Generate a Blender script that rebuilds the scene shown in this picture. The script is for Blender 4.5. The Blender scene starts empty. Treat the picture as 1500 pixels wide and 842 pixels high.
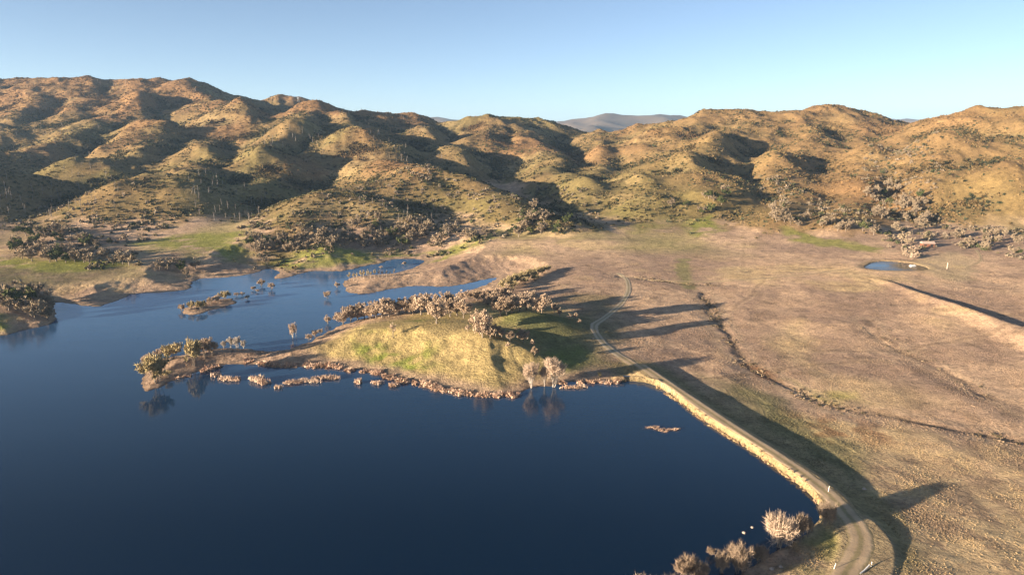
import bpy, math, random
import numpy as np
R = math.radians
rng = np.random.default_rng(7)
random.seed(7)
scene = bpy.context.scene
COL = scene.collection

# ------------------------------------------------------------------ camera, sky, sun, exposure
CAM_H, PITCH, FPX = 80.0, 12.46, 1000.0
SUN_EL, SUN_DIR = 8.6, (-0.88, -0.475)          # horizontal direction TOWARDS the sun
cam_d = bpy.data.cameras.new('camera'); cam = bpy.data.objects.new('camera', cam_d); COL.objects.link(cam)
cam.location = (0, 0, CAM_H); cam.rotation_euler = (R(90 - PITCH), 0, 0)
cam_d.sensor_width = 36; cam_d.lens = 24; cam_d.clip_start = 0.5; cam_d.clip_end = 60000
scene.camera = cam
w = bpy.data.worlds.new('World'); scene.world = w; w.use_nodes = True
nt = w.node_tree; bg = nt.nodes['Background']
sky = nt.nodes.new('ShaderNodeTexSky'); sky.sky_type = 'NISHITA'; sky.sun_disc = False
sky.sun_elevation = R(SUN_EL); sky.sun_rotation = math.atan2(SUN_DIR[0], SUN_DIR[1])
sky.altitude = 0; sky.air_density = 0.48; sky.dust_density = 0.5; sky.ozone_density = .65
nt.links.new(sky.outputs[0], bg.inputs[0]); bg.inputs[1].default_value = 0.056
sd_ = bpy.data.lights.new('sun', 'SUN'); sun = bpy.data.objects.new('sun', sd_); COL.objects.link(sun)
sd_.energy = 5.0; sd_.angle = R(0.5); sd_.color = (1.0, 0.80, 0.57)
ch = math.cos(R(SUN_EL)); hn = math.hypot(*SUN_DIR)
from mathutils import Vector, Matrix
sv = Vector((SUN_DIR[0] / hn * ch, SUN_DIR[1] / hn * ch, math.sin(R(SUN_EL))))
sun.rotation_euler = sv.to_track_quat('Z', 'Y').to_euler()
sun.location = (0, 0, 400)
vs = scene.view_settings
vs.view_transform = 'Standard'; vs.look = 'None'; vs.gamma = 1; vs.use_curve_mapping = False
vs.exposure = 2.02
scene.cycles.max_bounces = 6; scene.cycles.transparent_max_bounces = 8
scene.cycles.use_denoising = True; scene.cycles.filter_width = 1.4; scene.cycles.sample_clamp_indirect = .35; scene.cycles.sample_clamp_direct = 6

# ------------------------------------------------------------------ maths helpers
cp, sp_ = math.cos(R(PITCH)), math.sin(R(PITCH))
def ray(px, py):
    px = np.asarray(px, float); py = np.asarray(py, float)
    return px - 750.0, cp * FPX - sp_ * (py - 421.0), -(sp_ * FPX + cp * (py - 421.0))
def onz(px, py, z=0.0):
    rx, ry, rz = ray(px, py); t = (z - CAM_H) / rz
    return np.stack([rx * t, ry * t], -1)
def ony(px, py, y):
    rx, ry, rz = ray(px, py); t = np.asarray(y, float) / ry
    return np.stack([rx * t, ry * t, CAM_H + rz * t], -1)
def project(x, y, z):
    dz = z - CAM_H
    d = y * cp - dz * sp_; u = y * sp_ + dz * cp
    return 750 + FPX * x / d, 421 - FPX * u / d

def _hash(ix, iy, seed):
    h = (ix.astype(np.int64) * 374761393 + iy.astype(np.int64) * 668265263 + seed * 974634777) & 0xffffffff
    h = ((h ^ (h >> 13)) * 1274126177) & 0xffffffff
    h = h ^ (h >> 16)
    return (h & 0xffff).astype(np.float32) / 65536.0
def noise(x, y, seed=0):
    x = np.asarray(x, np.float32); y = np.asarray(y, np.float32)
    ix = np.floor(x); iy = np.floor(y); fx = x - ix; fy = y - iy
    def g(dx, dy):
        a = _hash(ix + dx, iy + dy, seed) * 6.2831853
        return np.cos(a) * (fx - dx) + np.sin(a) * (fy - dy)
    u = fx * fx * fx * (fx * (fx * 6 - 15) + 10); v = fy * fy * fy * (fy * (fy * 6 - 15) + 10)
    a = g(0, 0) * (1 - u) + g(1, 0) * u; b = g(0, 1) * (1 - u) + g(1, 1) * u
    return (a * (1 - v) + b * v) * 1.5
def fbm(x, y, scale, octs=4, seed=0, gain=.5):
    s = np.zeros(np.shape(x), np.float32); a = 1.0; f = 1.0 / scale
    for o in range(octs):
        s += a * noise(x * f + 17.3 * o, y * f - 9.1 * o, seed + o); a *= gain; f *= 2.03
    return s
def ridged(x, y, scale, octs=3, seed=0):
    s = np.zeros(np.shape(x), np.float32); a = 1.0; f = 1.0 / scale
    for o in range(octs):
        s += a * (1 - 2.2 * np.abs(noise(x * f + 5.7 * o, y * f + 3.3 * o, seed + o))); a *= .5; f *= 2.1
    return s
def sstep(a, b, x):
    t = np.clip((x - a) / (b - a), 0, 1); return t * t * (3 - 2 * t)
def segdist(X, Y, P, Z=None):
    """distance to polyline P (n,2); if Z given also value interpolated at nearest point; and side sign"""
    best = np.full(X.shape, 1e9, np.float32); val = np.zeros(X.shape, np.float32); side = np.zeros(X.shape, np.float32)
    for i in range(len(P) - 1):
        ax, ay = P[i]; bx, by = P[i + 1]; dx, dy = bx - ax, by - ay; L2 = dx * dx + dy * dy + 1e-9
        t = np.clip(((X - ax) * dx + (Y - ay) * dy) / L2, 0, 1)
        ex = X - (ax + t * dx); ey = Y - (ay + t * dy); d = np.sqrt(ex * ex + ey * ey)
        m = d < best
        best = np.where(m, d, best)
        side = np.where(m, np.sign(dx * (Y - ay) - dy * (X - ax)), side)
        if Z is not None: val = np.where(m, Z[i] + t * (Z[i + 1] - Z[i]), val)
    return best, val, side
def inpoly(X, Y, P):
    c = np.zeros(X.shape, bool); n = len(P)
    for i in range(n):
        ax, ay = P[i]; bx, by = P[(i + 1) % n]
        if ay == by: continue
        m = ((ay > Y) != (by > Y)) & (X < (bx - ax) * (Y - ay) / (by - ay) + ax)
        c ^= m
    return c
def smooth_poly(P, it=1, closed=False):
    P = np.asarray(P, float)
    for _ in range(it):
        Q = []
        n = len(P)
        if closed:
            for i in range(n):
                a, b = P[i], P[(i + 1) % n]; Q += [a * .75 + b * .25, a * .25 + b * .75]
        else:
            Q.append(P[0])
            for i in range(n - 1):
                a, b = P[i], P[i + 1]; Q += [a * .75 + b * .25, a * .25 + b * .75]
            Q.append(P[-1])
        P = np.array(Q)
    return P

# ------------------------------------------------------------------ shape of the land
lake_px = [(0,492),(20,489),(37,482),(69,477),(82,471),(82,458),(79,446),(80,442),(107,446),(142,450),(160,444),(184,436),(195,430),(227,429),
 (267,426),(283,421),(278,417),(283,412),(294,408),(318,407),(347,405),(374,400),(384,396),(392,393),(402,395),(411,399),(404,404),(398,409),(403,410),
 (425,405),(452,398),(465,397),(494,398),(510,396),(537,389),(558,386),(572,380),(598,379),(625,381),(616,387),(607,392),(590,397),(585,399),(555,402),(530,404),
 (512,406),(504,413),(503,420),(510,429),(525,431),(542,430),(565,425),(585,421),(617,418),(649,421),(684,416),(712,409),(729,406),(722,412),
 (705,420),(684,426),(657,437),(622,445),(590,452),(560,459),(537,465),(500,476),(478,487),(457,498),(430,510),(411,514),(382,514),(362,511),(330,509),(305,511),
 (285,516),(262,521),(240,525),(226,531),(213,540),(209,559),(205,570),(213,573),(224,570),(245,561),(271,550),(301,541),(318,535),(337,533),(362,534),(385,536),(412,539),
 (435,538),(460,537),(490,539),(508,541),(547,543),(568,549),(581,553),(617,559),(642,566),(670,573),(700,577),(730,579),(750,577),(762,573),(781,567),
 (805,565),(829,561),(841,559),(876,558),(902,559),(930,558),(945,559),(958,563),(979,573),(999,590),(1028,613),(1060,633),(1098,656),(1135,683),(1167,704),
 (1186,722),(1196,733),(1201,745),(1202,760),(1196,770),(1186,783),(1160,798),(1126,813),(1094,832),(1060,862),(1010,900),(930,960),(800,1060)]
lake_w = onz(np.array([p[0] for p in lake_px]), np.array([p[1] for p in lake_px]))
LAKE = np.vstack([lake_w, [(-30, 60), (-120, 20), (-260, -60), (-330, -200), (-700, -200), (-700, 150), (-520, 215), (-330, 262), (-260, 262)]])
isle_px = [(263,456),(275,449),(300,442),(325,437),(343,437),(349,442),(332,449),(305,456),(285,461),(270,460)]
ISLE = onz(np.array([p[0] for p in isle_px]), np.array([p[1] for p in isle_px]))
POND_Z = 6.0
pond_px = [(1264,393),(1272,387),(1284,383),(1300,382.5),(1320,384),(1340,387),(1356,391),(1363,395),(1345,397),(1313,397),(1285,396)]
POND = onz(np.array([p[0] for p in pond_px]), np.array([p[1] for p in pond_px]), POND_Z)
LAKE_S = smooth_poly(LAKE, 1, True); ISLE_S = smooth_poly(ISLE, 2, True); POND_S = smooth_poly(POND, 2, True)

ctrl_px = [(905,410,4),(895,450,2.6),(870,490,1.4),(895,515,.8),(1000,410,4),(1000,460,1.5),(1000,500,-.5),(1060,520,-2.2),(1100,545,-3.6),
 (1250,605,-5.5),(1400,640,-6.5),(1500,660,-7),(1030,565,-3.6),(1100,600,-5),(1180,660,-6.2),(1280,738,.3),(1330,790,.4),(1380,770,.2),(1310,830,.9),(1480,740,-6),(1480,830,.3),(1600,800,-8),
 (1150,500,0),(1250,540,-1),(1400,580,-2),(1500,600,-3),(1300,480,1.5),(1400,510,1),(1200,430,3.5),(1100,420,3.2),(1150,390,5),(1245,392,6.2),(1310,372,7.5),(1310,404,6),
 (1380,398,5.5),(1400,410,4.8),(850,348,8),(780,362,8),(700,388,2.6),(670,398,1.8),(640,405,1.2),(560,417,.8),(950,337,9),(1100,335,9.5),(1250,345,9.5),(1350,362,8.5),(1450,388,7),(1500,405,6),(1500,470,3),
 (1650,440,8),(1700,520,1),(-40,470,7),(30,465,3.5),(100,425,3.4),(100,400,5.5),(0,400,7),(0,378,10),(180,388,6),(180,410,3.5),(250,388,6),(250,405,2.5),(330,390,2.6),(300,365,9),(370,350,10),
 (450,382,3),(550,372,3.5),(450,357,8),(600,357,7),(650,372,3.2),(730,352,9),(-200,450,8),(-300,400,9),(-500,470,8),(740,405,1.5),(800,400,3.5),(820,540,1.2),(800,505,1.8),(725,478,4.0),(860,540,.6),
 (560,500,4),(480,515,1.6),(420,524,.7),(380,524,.7),(330,522,.9),(620,540,2.4),(1260,800,1.2),(1230,800,1.2),(1180,830,1.1),(1150,880,1.8),(1280,842,.5)]
cz = np.array([c[2] if c[2] > 0 else c[2] * .08 - .45 for c in ctrl_px], float)
cxy = onz(np.array([c[0] for c in ctrl_px]), np.array([c[1] for c in ctrl_px]), cz)
extra = [(-900,700,14),(900,700,14),(-450,700,13),(-150,700,13),(150,700,13),(450,700,13),(-1300,1000,24),(1300,1000,24),(0,1000,24),(-600,1000,24),(600,1000,24),(0,1800,30),(-1600,1800,30),(1600,1800,30),(700,200,-1),(500,50,-1),(200,20,1.6),(120,60,1.8),(60,-90,2),(300,-90,0),(-1200,400,14),(1000,500,10)]
C = np.vstack([cxy, [(e[0], e[1]) for e in extra]]); CZ = np.concatenate([cz, [e[2] for e in extra]])
def tps_fit(P, z, lam=0.02):
    S = 200.0; Q = P / S; n = len(Q)
    d2 = ((Q[:, None] - Q[None]) ** 2).sum(-1); K = np.where(d2 > 0, .5 * d2 * np.log(d2 + 1e-12), 0) + lam * np.eye(n)
    A = np.zeros((n + 3, n + 3)); A[:n, :n] = K; A[:n, n] = 1; A[:n, n + 1:] = Q; A[n, :n] = 1; A[n + 1:, :n] = Q.T
    s = np.linalg.solve(A, np.concatenate([z, [0, 0, 0]]))
    def f(X, Y):
        x = (X / S).astype(np.float32); y = (Y / S).astype(np.float32)
        o = (s[n] + s[n + 1] * x + s[n + 2] * y).astype(np.float32)
        for i in range(n):
            d2 = (x - Q[i, 0]) ** 2 + (y - Q[i, 1]) ** 2
            o += np.float32(s[i] * .5) * d2 * np.log(d2 + 1e-9)
        return o
    return f
BASE = tps_fit(C, CZ)

# hill crests: (pixel x, pixel y, distance) polylines; side slope; crest rounding
RIDGES = [
 ([(-420,135,1300),(-250,124,1330),(-100,122,1350),(0,118,1350),(60,120,1350),(133,117,1340),(165,123,1360),(227,118,1350),(270,121,1330),(300,131,1340),(340,143,1370),(385,151,1400),(440,168,1400)], .46, 14),
 ([(375,158,1560),(395,148,1560),(412,143,1560),(435,145,1560),(460,160,1560)], .5, 10),
 ([(270,121,1330),(290,138,1240),(320,150,1160),(350,163,1090),(375,178,1010)], .5, 8),
 ([(227,118,1350),(215,140,1230),(195,165,1100),(150,190,1000),(100,205,920),(40,222,840),(-40,238,780)], .5, 8),
 ([(60,120,1350),(50,150,1190),(20,180,1050),(-30,200,960)], .5, 8),
 ([(133,117,1340),(135,145,1220),(110,165,1120)], .5, 8),
 ([(320,150,1160),(330,178,1060),(312,200,960),(300,225,850),(290,244,760),(278,256,690),(262,275,625),(245,305,556),(235,332,512)], .40, 14),
 ([(278,256,690),(235,262,655),(195,274,620)], .40, 12),
 ([(195,165,1100),(215,190,980),(230,212,880),(200,232,800),(150,240,770)], .5, 8),
 ([(353,196,1130),(385,184,1110),(417,170,1090),(440,159,1080),(460,154,1080),(481,161,1090),(521,167,1120),(564,170,1150),(598,173,1180),(617,177,1180),(644,185,1170)], .52, 9),
 ([(460,154,1080),(435,175,1000),(420,200,900),(405,220,820),(380,240,755)], .52, 7),
 ([(480,161,1085),(500,178,1000),(521,195,920),(545,206,860),(555,228,800),(577,244,715),(617,256,660),(639,266,635),(684,278,600),(737,294,560),(800,316,520),(835,330,498)], .42, 9),
 ([(435,188,950),(462,222,860),(462,240,800),(440,248,760),(417,256,730),(377,272,680)], .52, 7),
 ([(385,354,440),(410,331,480),(438,313,520),(484,291,568),(515,284,610),(545,280,660)], .36, 12),
 ([(484,291,568),(540,300,545),(590,318,520)], .36, 10),
 ([(598,173,1180),(610,195,1050),(640,215,960),(650,232,880)], .5, 8),
 ([(644,187,1160),(671,183,1150),(700,177,1150),(724,174,1150),(753,177,1170),(801,180,1200),(828,189,1210),(863,198,1220)], .5, 9),
 ([(724,174,1150),(712,195,1050),(692,215,960),(672,235,880),(660,250,830)], .5, 8),
 ([(753,177,1170),(765,200,1050),(790,222,930),(805,240,840),(840,268,740),(850,285,680)], .48, 8),
 ([(863,198,1220),(882,195,1120),(905,196,1120)], .5, 8),
 ([(882,196,1110),(885,215,1000),(878,240,880),(868,262,780)], .48, 8),
 ([(895,197,1120),(940,187,1100),(994,177,1080),(1042,167,1060),(1100,165,1050),(1170,163,1040),(1222,161,1040),(1250,167,1050),(1300,183,1100),(1327,194,1130)], .42, 14),
 ([(1042,167,1060),(1000,200,950),(965,230,850),(950,255,760),(930,280,680)], .45, 10),
 ([(1100,165,1050),(1105,190,950),(1050,212,860),(1025,228,800),(1010,250,740),(1030,270,690),(1045,284,660)], .46, 8),
 ([(1170,163,1040),(1175,200,900),(1160,235,800),(1150,265,730),(1155,290,670),(1140,318,615)], .45, 9),
 ([(1222,161,1040),(1250,200,920),(1265,230,820),(1270,265,720),(1240,300,650),(1215,322,605)], .45, 9),
 ([(1327,194,1130),(1345,189,960),(1380,178,900),(1434,166,850),(1474,163,830),(1550,161,820),(1750,170,820)], .45, 12),
 ([(1434,166,850),(1410,200,780),(1380,240,700),(1370,280,630),(1385,312,575),(1405,338,530)], .45, 9),
 ([(1550,161,820),(1510,210,720),(1475,260,620),(1465,310,540),(1475,355,490)], .45, 9),
 ([(890,318,600),(930,299,640),(965,290,650),(990,300,655)], .55, 6),
 ([(-400,228,500),(-250,226,530),(-120,222,575),(-55,236,590),(-18,275,560),(-5,318,520)], .55, 8),
 ([(-60,330,480),(20,336,478),(70,345,470),(120,362,450)], .3, 8),
]
def pull(p):
    return p[2] * (1 - .15 * min(max((p[1] - 225) / 95.0, 0), 1.2)) if (p[2] > 600 and not 520 < p[0] < 850 and not 380 < p[0] < 520) else p[2]
RID = [(ony(np.array([p[0] for p in P]), np.array([p[1] for p in P]), np.array([pull(p) for p in P])), k, r * 1.5) for P, k, r in RIDGES]
# rounded knobs along the spurs: pixel column/row, distance, height, radius
KNOBS = [(430,208,900,17,38),(398,262,745,13,34),(318,238,800,15,36),(565,300,610,10,32),(682,250,850,16,40),(622,214,1000,18,40),(250,198,950,18,42),(90,188,1010,18,42),(150,228,850,14,36),(30,205,960,15,38),(735,214,950,16,38),(905,228,900,14,36),(1000,262,720,13,34),(1035,220,850,16,38),
 (1150,250,740,14,38),(1245,244,780,14,36),(985,292,630,12,30),(1100,284,640,11,32),(180,165,1150,18,44),(350,180,1080,14,36),(500,228,850,14,34),(790,258,760,13,34),(860,285,660,10,30),(1330,260,720,13,36),(1410,250,700,13,36),(1455,300,570,10,34),(1210,290,640,10,32),(60,250,720,16,40),(120,275,640,12,34),(950,215,950,14,40),(660,290,640,9,28),(720,265,760,10,32)]
KW = [(ony(a, b, c)[:2], h, r) for a, b, c, h, r in KNOBS]
# small rises: pixel of the top, height, radii across/along, rotation
MOUNDS = [(722,503,10.2,15,17,0),(640,474,9.2,40,18,12),(560,488,5.5,50,16,20),(690,455,5.5,24,14,0),(765,458,10.2,24,14,0),(698,484,10.0,16,15,0),(805,470,5.0,20,10,0),
 (250,520,1.6,26,9,10),(140,428,5.5,40,18,0),(345,385,6.0,24,16,0),(470,380,4.5,50,10,0),(230,412,4.4,22,12,0),(770,370,7,90,45,10),(850,352,10.5,60,18,0)]
MW = [(onz(a, b, h), h, ra, rb, R(c)) for a, b, h, ra, rb, c in MOUNDS]
def P2(L, z=0): return onz(np.array([p[0] for p in L]), np.array([p[1] for p in L]), z)
DAM = smooth_poly(P2([(938,537),(965,556),(1000,579),(1040,606),(1085,636),(1130,664),(1170,690),(1205,716),(1232,744),(1250,768),(1262,795)], 1.4), 2)
PAD = smooth_poly(P2([(1250,765),(1268,785),(1272,805),(1262,842),(1240,900)], 1.4), 1)
SPURDAM = smooth_poly(P2([(862,554),(900,553),(940,553),(962,557)], 1.6), 1)
BANK = smooth_poly(P2([(1262,402),(1300,411),(1340,425),(1400,443),(1460,462),(1530,480),(1620,500)], 7), 1)
CREEK = smooth_poly(P2([(1028,447),(1030,450),(1045,475),(1065,505),(1080,535),(1105,550),(1135,570),(1170,588),(1215,603),(1250,612),(1300,622),(1360,634),(1420,645),(1500,662),(1600,680)], -4), 2)
CREEK2 = smooth_poly(P2([(905,402),(950,405),(1000,411),(1060,412)], 5), 1)
GULLY = smooth_poly(P2([(1270,470),(1300,500),(1330,512),(1400,545),(1460,575),(1520,600)], 1), 1)

def shore_sd(X, Y):
    """signed distance to the water's edge, positive on land"""
    wob = 1.1 * noise(X / 7, Y / 7, 51) + .6 * noise(X / 2.7, Y / 2.7, 52)
    d, _, _ = segdist(X, Y, np.vstack([LAKE_S, LAKE_S[:1]])); s = np.where(inpoly(X, Y, LAKE_S), -d, d)
    d2, _, _ = segdist(X, Y, np.vstack([ISLE_S, ISLE_S[:1]])); s2 = np.where(inpoly(X, Y, ISLE_S), d2, -d2)
    s = np.maximum(s, s2)
    dd, _, _ = segdist(X, Y, DAM)
    return s + wob * sstep(3, 16, dd)
def height(X, Y, full=False):
    X = X.astype(np.float32); Y = Y.astype(np.float32)
    z = BASE(X, Y)
    z += sstep(0, 200, Y) * .5 * fbm(X, Y, 60, 3, 3)
    z += sstep(430, 330, Y) * sstep(15, 40, X) * .22 * fbm(X, Y, 16, 3, 13)
    # small rises
    top = np.ones_like(z)
    for (cxy_, h, ra, rb, an) in MW:
        dx, dy = X - cxy_[0], Y - cxy_[1]; c, s = math.cos(an), math.sin(an)
        q = ((dx * c + dy * s) / ra) ** 2 + ((-dx * s + dy * c) / rb) ** 2
        top += np.exp((h - z).clip(0) * np.exp(-q * .9) * .9) - 1
    z = z + np.log(top) / .9
    # hills
    wx = X + 16 * noise(X / 110, Y / 110, 21) + 6 * noise(X / 38, Y / 38, 22); wy = Y + 16 * noise(X / 110, Y / 110, 23) + 6 * noise(X / 38, Y / 38, 24)
    hz = np.full(z.shape, -60, np.float32)
    for (P, k, r) in RID:
        rz = np.full(z.shape, -200, np.float32)
        for i in range(len(P) - 1):
            ax, ay, az = P[i]; bx, by, bz = P[i + 1]; dx, dy = bx - ax, by - ay; L2 = dx * dx + dy * dy
            t = np.clip(((wx - ax) * dx + (wy - ay) * dy) / L2, 0, 1)
            ex = wx - ax - t * dx; ey = wy - ay - t * dy
            zz = az + t * (bz - az); dq = np.sqrt(ex * ex + ey * ey + r * r) - r
            rz = np.maximum(rz, np.maximum(zz - k * dq, np.minimum(zz, 34) * .58 - .13 * dq))
        m = np.maximum(hz, rz); hz = m + 4.0 * np.log1p(np.exp(-np.abs(hz - rz) / 4.0)) 
    over = hz - z
    hm = sstep(-4, 14, over)
    hz = hz + sstep(2, 30, over) * (3.6 * ridged(X, Y, 100, 3, 31) + 1.7 * ridged(X, Y, 48, 2, 35) + 1.0 * fbm(X, Y, 28, 3, 33))
    for (kc, kh, kr) in KW: hz = hz + kh * np.exp(-((wx - kc[0]) ** 2 + ((wy - kc[1]) * .85) ** 2) / kr ** 2) * sstep(-25, 5, over)
    m = np.maximum(hz, z); z = m + 2.0 * np.log1p(np.exp(-np.abs(hz - z) / 2.0)) * sstep(-12, 6, over)
    # bank with a steep far side
    d, _, sd = segdist(X, Y, BANK); along = sstep(190, 203, X) * sstep(420, 330, X) * sstep(428, 398, Y)
    near = np.where(sd > 0, 0, 1)
    z += along * np.where(sd > 0, 3.2 * sstep(6, 0, d) , 3.2 * np.exp(-d / 38))
    # creeks
    for (P, dep, wd, sd0) in ((CREEK, .45, 1.5, 41), (CREEK2, .9, 1.3, 42), (GULLY, .35, 1.8, 43)):
        d, _, _ = segdist(X + 3 * noise(X / 12, Y / 12, sd0), Y + 3 * noise(X / 12, Y / 12, sd0 + 7), P)
        z -= dep * np.exp(-(d / wd) ** 2) * (.45 + .55 * sstep(-.5, .5, noise(X / 18, Y / 18, sd0 + 3))) + .5 * np.exp(-(d / 9) ** 2)
    # dams
    d, _, _ = segdist(X, Y, DAM); dz = 1.4 - (d - 3.1).clip(0) * .5 + .12 * noise(X / 4, Y / 4, 61) * sstep(2.5, 5, d)
    z = np.maximum(z, dz)
    d, _, _ = segdist(X, Y, PAD); z = np.maximum(z, 1.38 - (d - 4.6).clip(0) * .4)
    d, _, _ = segdist(X, Y, SPURDAM); z = np.maximum(z, 1.7 - (d - 1.0).clip(0) * .45)
    # pond
    ring = np.vstack([POND_S, POND_S[:1]])
    nearp = (np.abs(X - 235) < 80) & (np.abs(Y - 400) < 70)
    d = np.full(z.shape, 99, np.float32); d[nearp] = segdist(X[nearp], Y[nearp], ring)[0]
    ins = np.zeros(z.shape, bool); ins[nearp] = inpoly(X[nearp], Y[nearp], POND_S)
    rim = POND_Z + .35 + .3 * sstep(0, 4, d) * sstep(12, 5, d)
    z = np.where(ins, POND_Z - .2 - np.minimum(d * .4, 2), z * sstep(4, 14, d) + rim * (1 - sstep(4, 14, d)))
    # shore
    sd = np.full(z.shape, 200, np.float32); nl = (Y < 520)
    sd[nl] = shore_sd(X[nl], Y[nl])
    lim = .05 + (.15 - .07 * sstep(290, 330, Y)) * sd.clip(0) + (.006 - .003 * sstep(290, 330, Y)) * sd.clip(0) ** 2
    nearl = sstep(30, 8, sd)
    zl = np.where((sd > 0) & (nearl > 0), z * (1 - nearl) + np.maximum(z, .35 + .03 * sd) * nearl, z)
    ddam, _, _ = segdist(X, Y, DAM)
    zl = np.where(ddam < 25, z, zl)
    zl = np.where((sd > 0) & nl & (sd < 60) & (ddam > 13), np.minimum(zl, lim + .25 * noise(X / 5, Y / 5, 71) * sstep(0, 3, sd)), zl)
    z = np.where(sd <= 0, -.15 - np.minimum(-sd * .25, 5), zl)
    if full: return z, sd, hm, over
    return z

# fan-shaped grid of the ground, finer towards the viewpoint
YC = 130.0
ys = [-90.0]
while ys[-1] < 1900:
    y = ys[-1]; ys.append(y + (1.5 if y < 60 else min(max(.0042 * y, .55), 3.2)))
ys = np.array(ys); NU = 1250; us = np.linspace(-.88, .88, NU)
GX = (us[None, :] * (ys[:, None] + YC)).astype(np.float32); GY = np.repeat(ys[:, None], NU, 1).astype(np.float32)
def chunked(f, n_out):
    outs = [np.zeros(GX.shape, np.float32) for _ in range(n_out)]
    for a in range(0, len(ys), 120):
        r = f(GX[a:a + 120], GY[a:a + 120])
        for o, q in zip(outs, r): o[a:a + 120] = q
    return outs
GZ, GSD, GHM, GOV = chunked(lambda x, y: height(x, y, True), 4)
def blur(A, k):
    for ax in (0, 1):
        P_ = np.pad(A, [(k, k) if i == ax else (0, 0) for i in (0, 1)], mode='edge').astype(np.float64); c_ = np.cumsum(P_, axis=ax)
        n_ = A.shape[ax]; A = (np.take(c_, np.arange(n_) + 2 * k, axis=ax) - np.concatenate([np.zeros_like(np.take(c_, [0], axis=ax)), np.take(c_, np.arange(n_ - 1), axis=ax)], axis=ax)) / (2 * k + 1)
    return A.astype(np.float32)
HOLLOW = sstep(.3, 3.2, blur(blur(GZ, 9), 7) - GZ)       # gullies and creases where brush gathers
def samp(G, x, y):
    x = np.asarray(x, float); y = np.asarray(y, float)
    fi = np.interp(y, ys, np.arange(len(ys))); fj = (x / (y + YC) + .88) / 1.76 * (NU - 1)
    i = np.clip(fi.astype(int), 0, len(ys) - 2); j = np.clip(np.floor(fj).astype(int), 0, NU - 2)
    a = np.clip(fi - i, 0, 1); b = np.clip(fj - j, 0, 1)
    return (G[i, j] * (1 - a) * (1 - b) + G[i + 1, j] * a * (1 - b) + G[i, j + 1] * (1 - a) * b + G[i + 1, j + 1] * a * b)
def gz(x, y): return samp(GZ, x, y)
_ts = np.geomspace(60, 2200, 3000)
def at(px, py, water=True):
    """where the line of sight through a pixel meets the ground"""
    rx, ry, rz = [float(v) for v in ray(px, py)]; n = math.sqrt(rx * rx + ry * ry + rz * rz)
    x, y, z = rx / n * _ts, ry / n * _ts, CAM_H + rz / n * _ts
    g = gz(x, y)
    if water: g = np.where(samp(GSD, x, y) < .2, np.maximum(g, 0), g)
    hit = np.nonzero(z <= g)[0]
    if len(hit) == 0: return None
    k = hit[0]
    if k > 0:
        a = z[k - 1] - g[k - 1]; b = g[k] - z[k]; f = a / (a + b + 1e-9)
        return Vector((x[k - 1] + f * (x[k] - x[k - 1]), y[k - 1] + f * (y[k] - y[k - 1]), z[k - 1] + f * (z[k] - z[k - 1])))
    return Vector((x[k], y[k], z[k]))

# ------------------------------------------------------------------ mesh and material helpers
def raw_mesh(name, V, loops, sizes, mat_idx=None, smooth=False):
    me = bpy.data.meshes.new(name); V = np.asarray(V, np.float32).reshape(-1, 3)
    loops = np.asarray(loops, np.int32).ravel(); sizes = np.asarray(sizes, np.int32)
    me.vertices.add(len(V)); me.vertices.foreach_set('co', V.ravel())
    me.loops.add(len(loops)); me.loops.foreach_set('vertex_index', loops)
    me.polygons.add(len(sizes)); st = np.concatenate([[0], np.cumsum(sizes)[:-1]]).astype(np.int32)
    me.polygons.foreach_set('loop_start', st)
    if mat_idx is not None: me.polygons.foreach_set('material_index', np.asarray(mat_idx, np.int32))
    me.polygons.foreach_set('use_smooth', np.full(len(sizes), bool(smooth)))
    me.update(calc_edges=True); return me
def grid_faces(nr, nc):
    i = np.arange(nr - 1)[:, None] * nc + np.arange(nc - 1)[None, :]
    return np.stack([i, i + 1, i + nc + 1, i + nc], -1).reshape(-1, 4)
def vcol(me, name, A):
    A = np.asarray(A, np.float32); 
    if A.ndim == 1:
        at_ = me.attributes.new(name, 'FLOAT', 'POINT'); at_.data.foreach_set('value', A)
    else:
        at_ = me.attributes.new(name, 'FLOAT_COLOR', 'POINT'); at_.data.foreach_set('color', np.hstack([A, np.ones((len(A), 1), np.float32)]).ravel())
def link(name, me, mats=(), parent=None, **props):
    o = bpy.data.objects.new(name, me); COL.objects.link(o)
    if me is not None:
        for m in (mats if isinstance(mats, (list, tuple)) else [mats]):
            if m.name not in [q.name for q in me.materials if q]: me.materials.append(m)
    if parent: o.parent = parent
    for k, v in props.items(): o[k] = v
    return o
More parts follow.
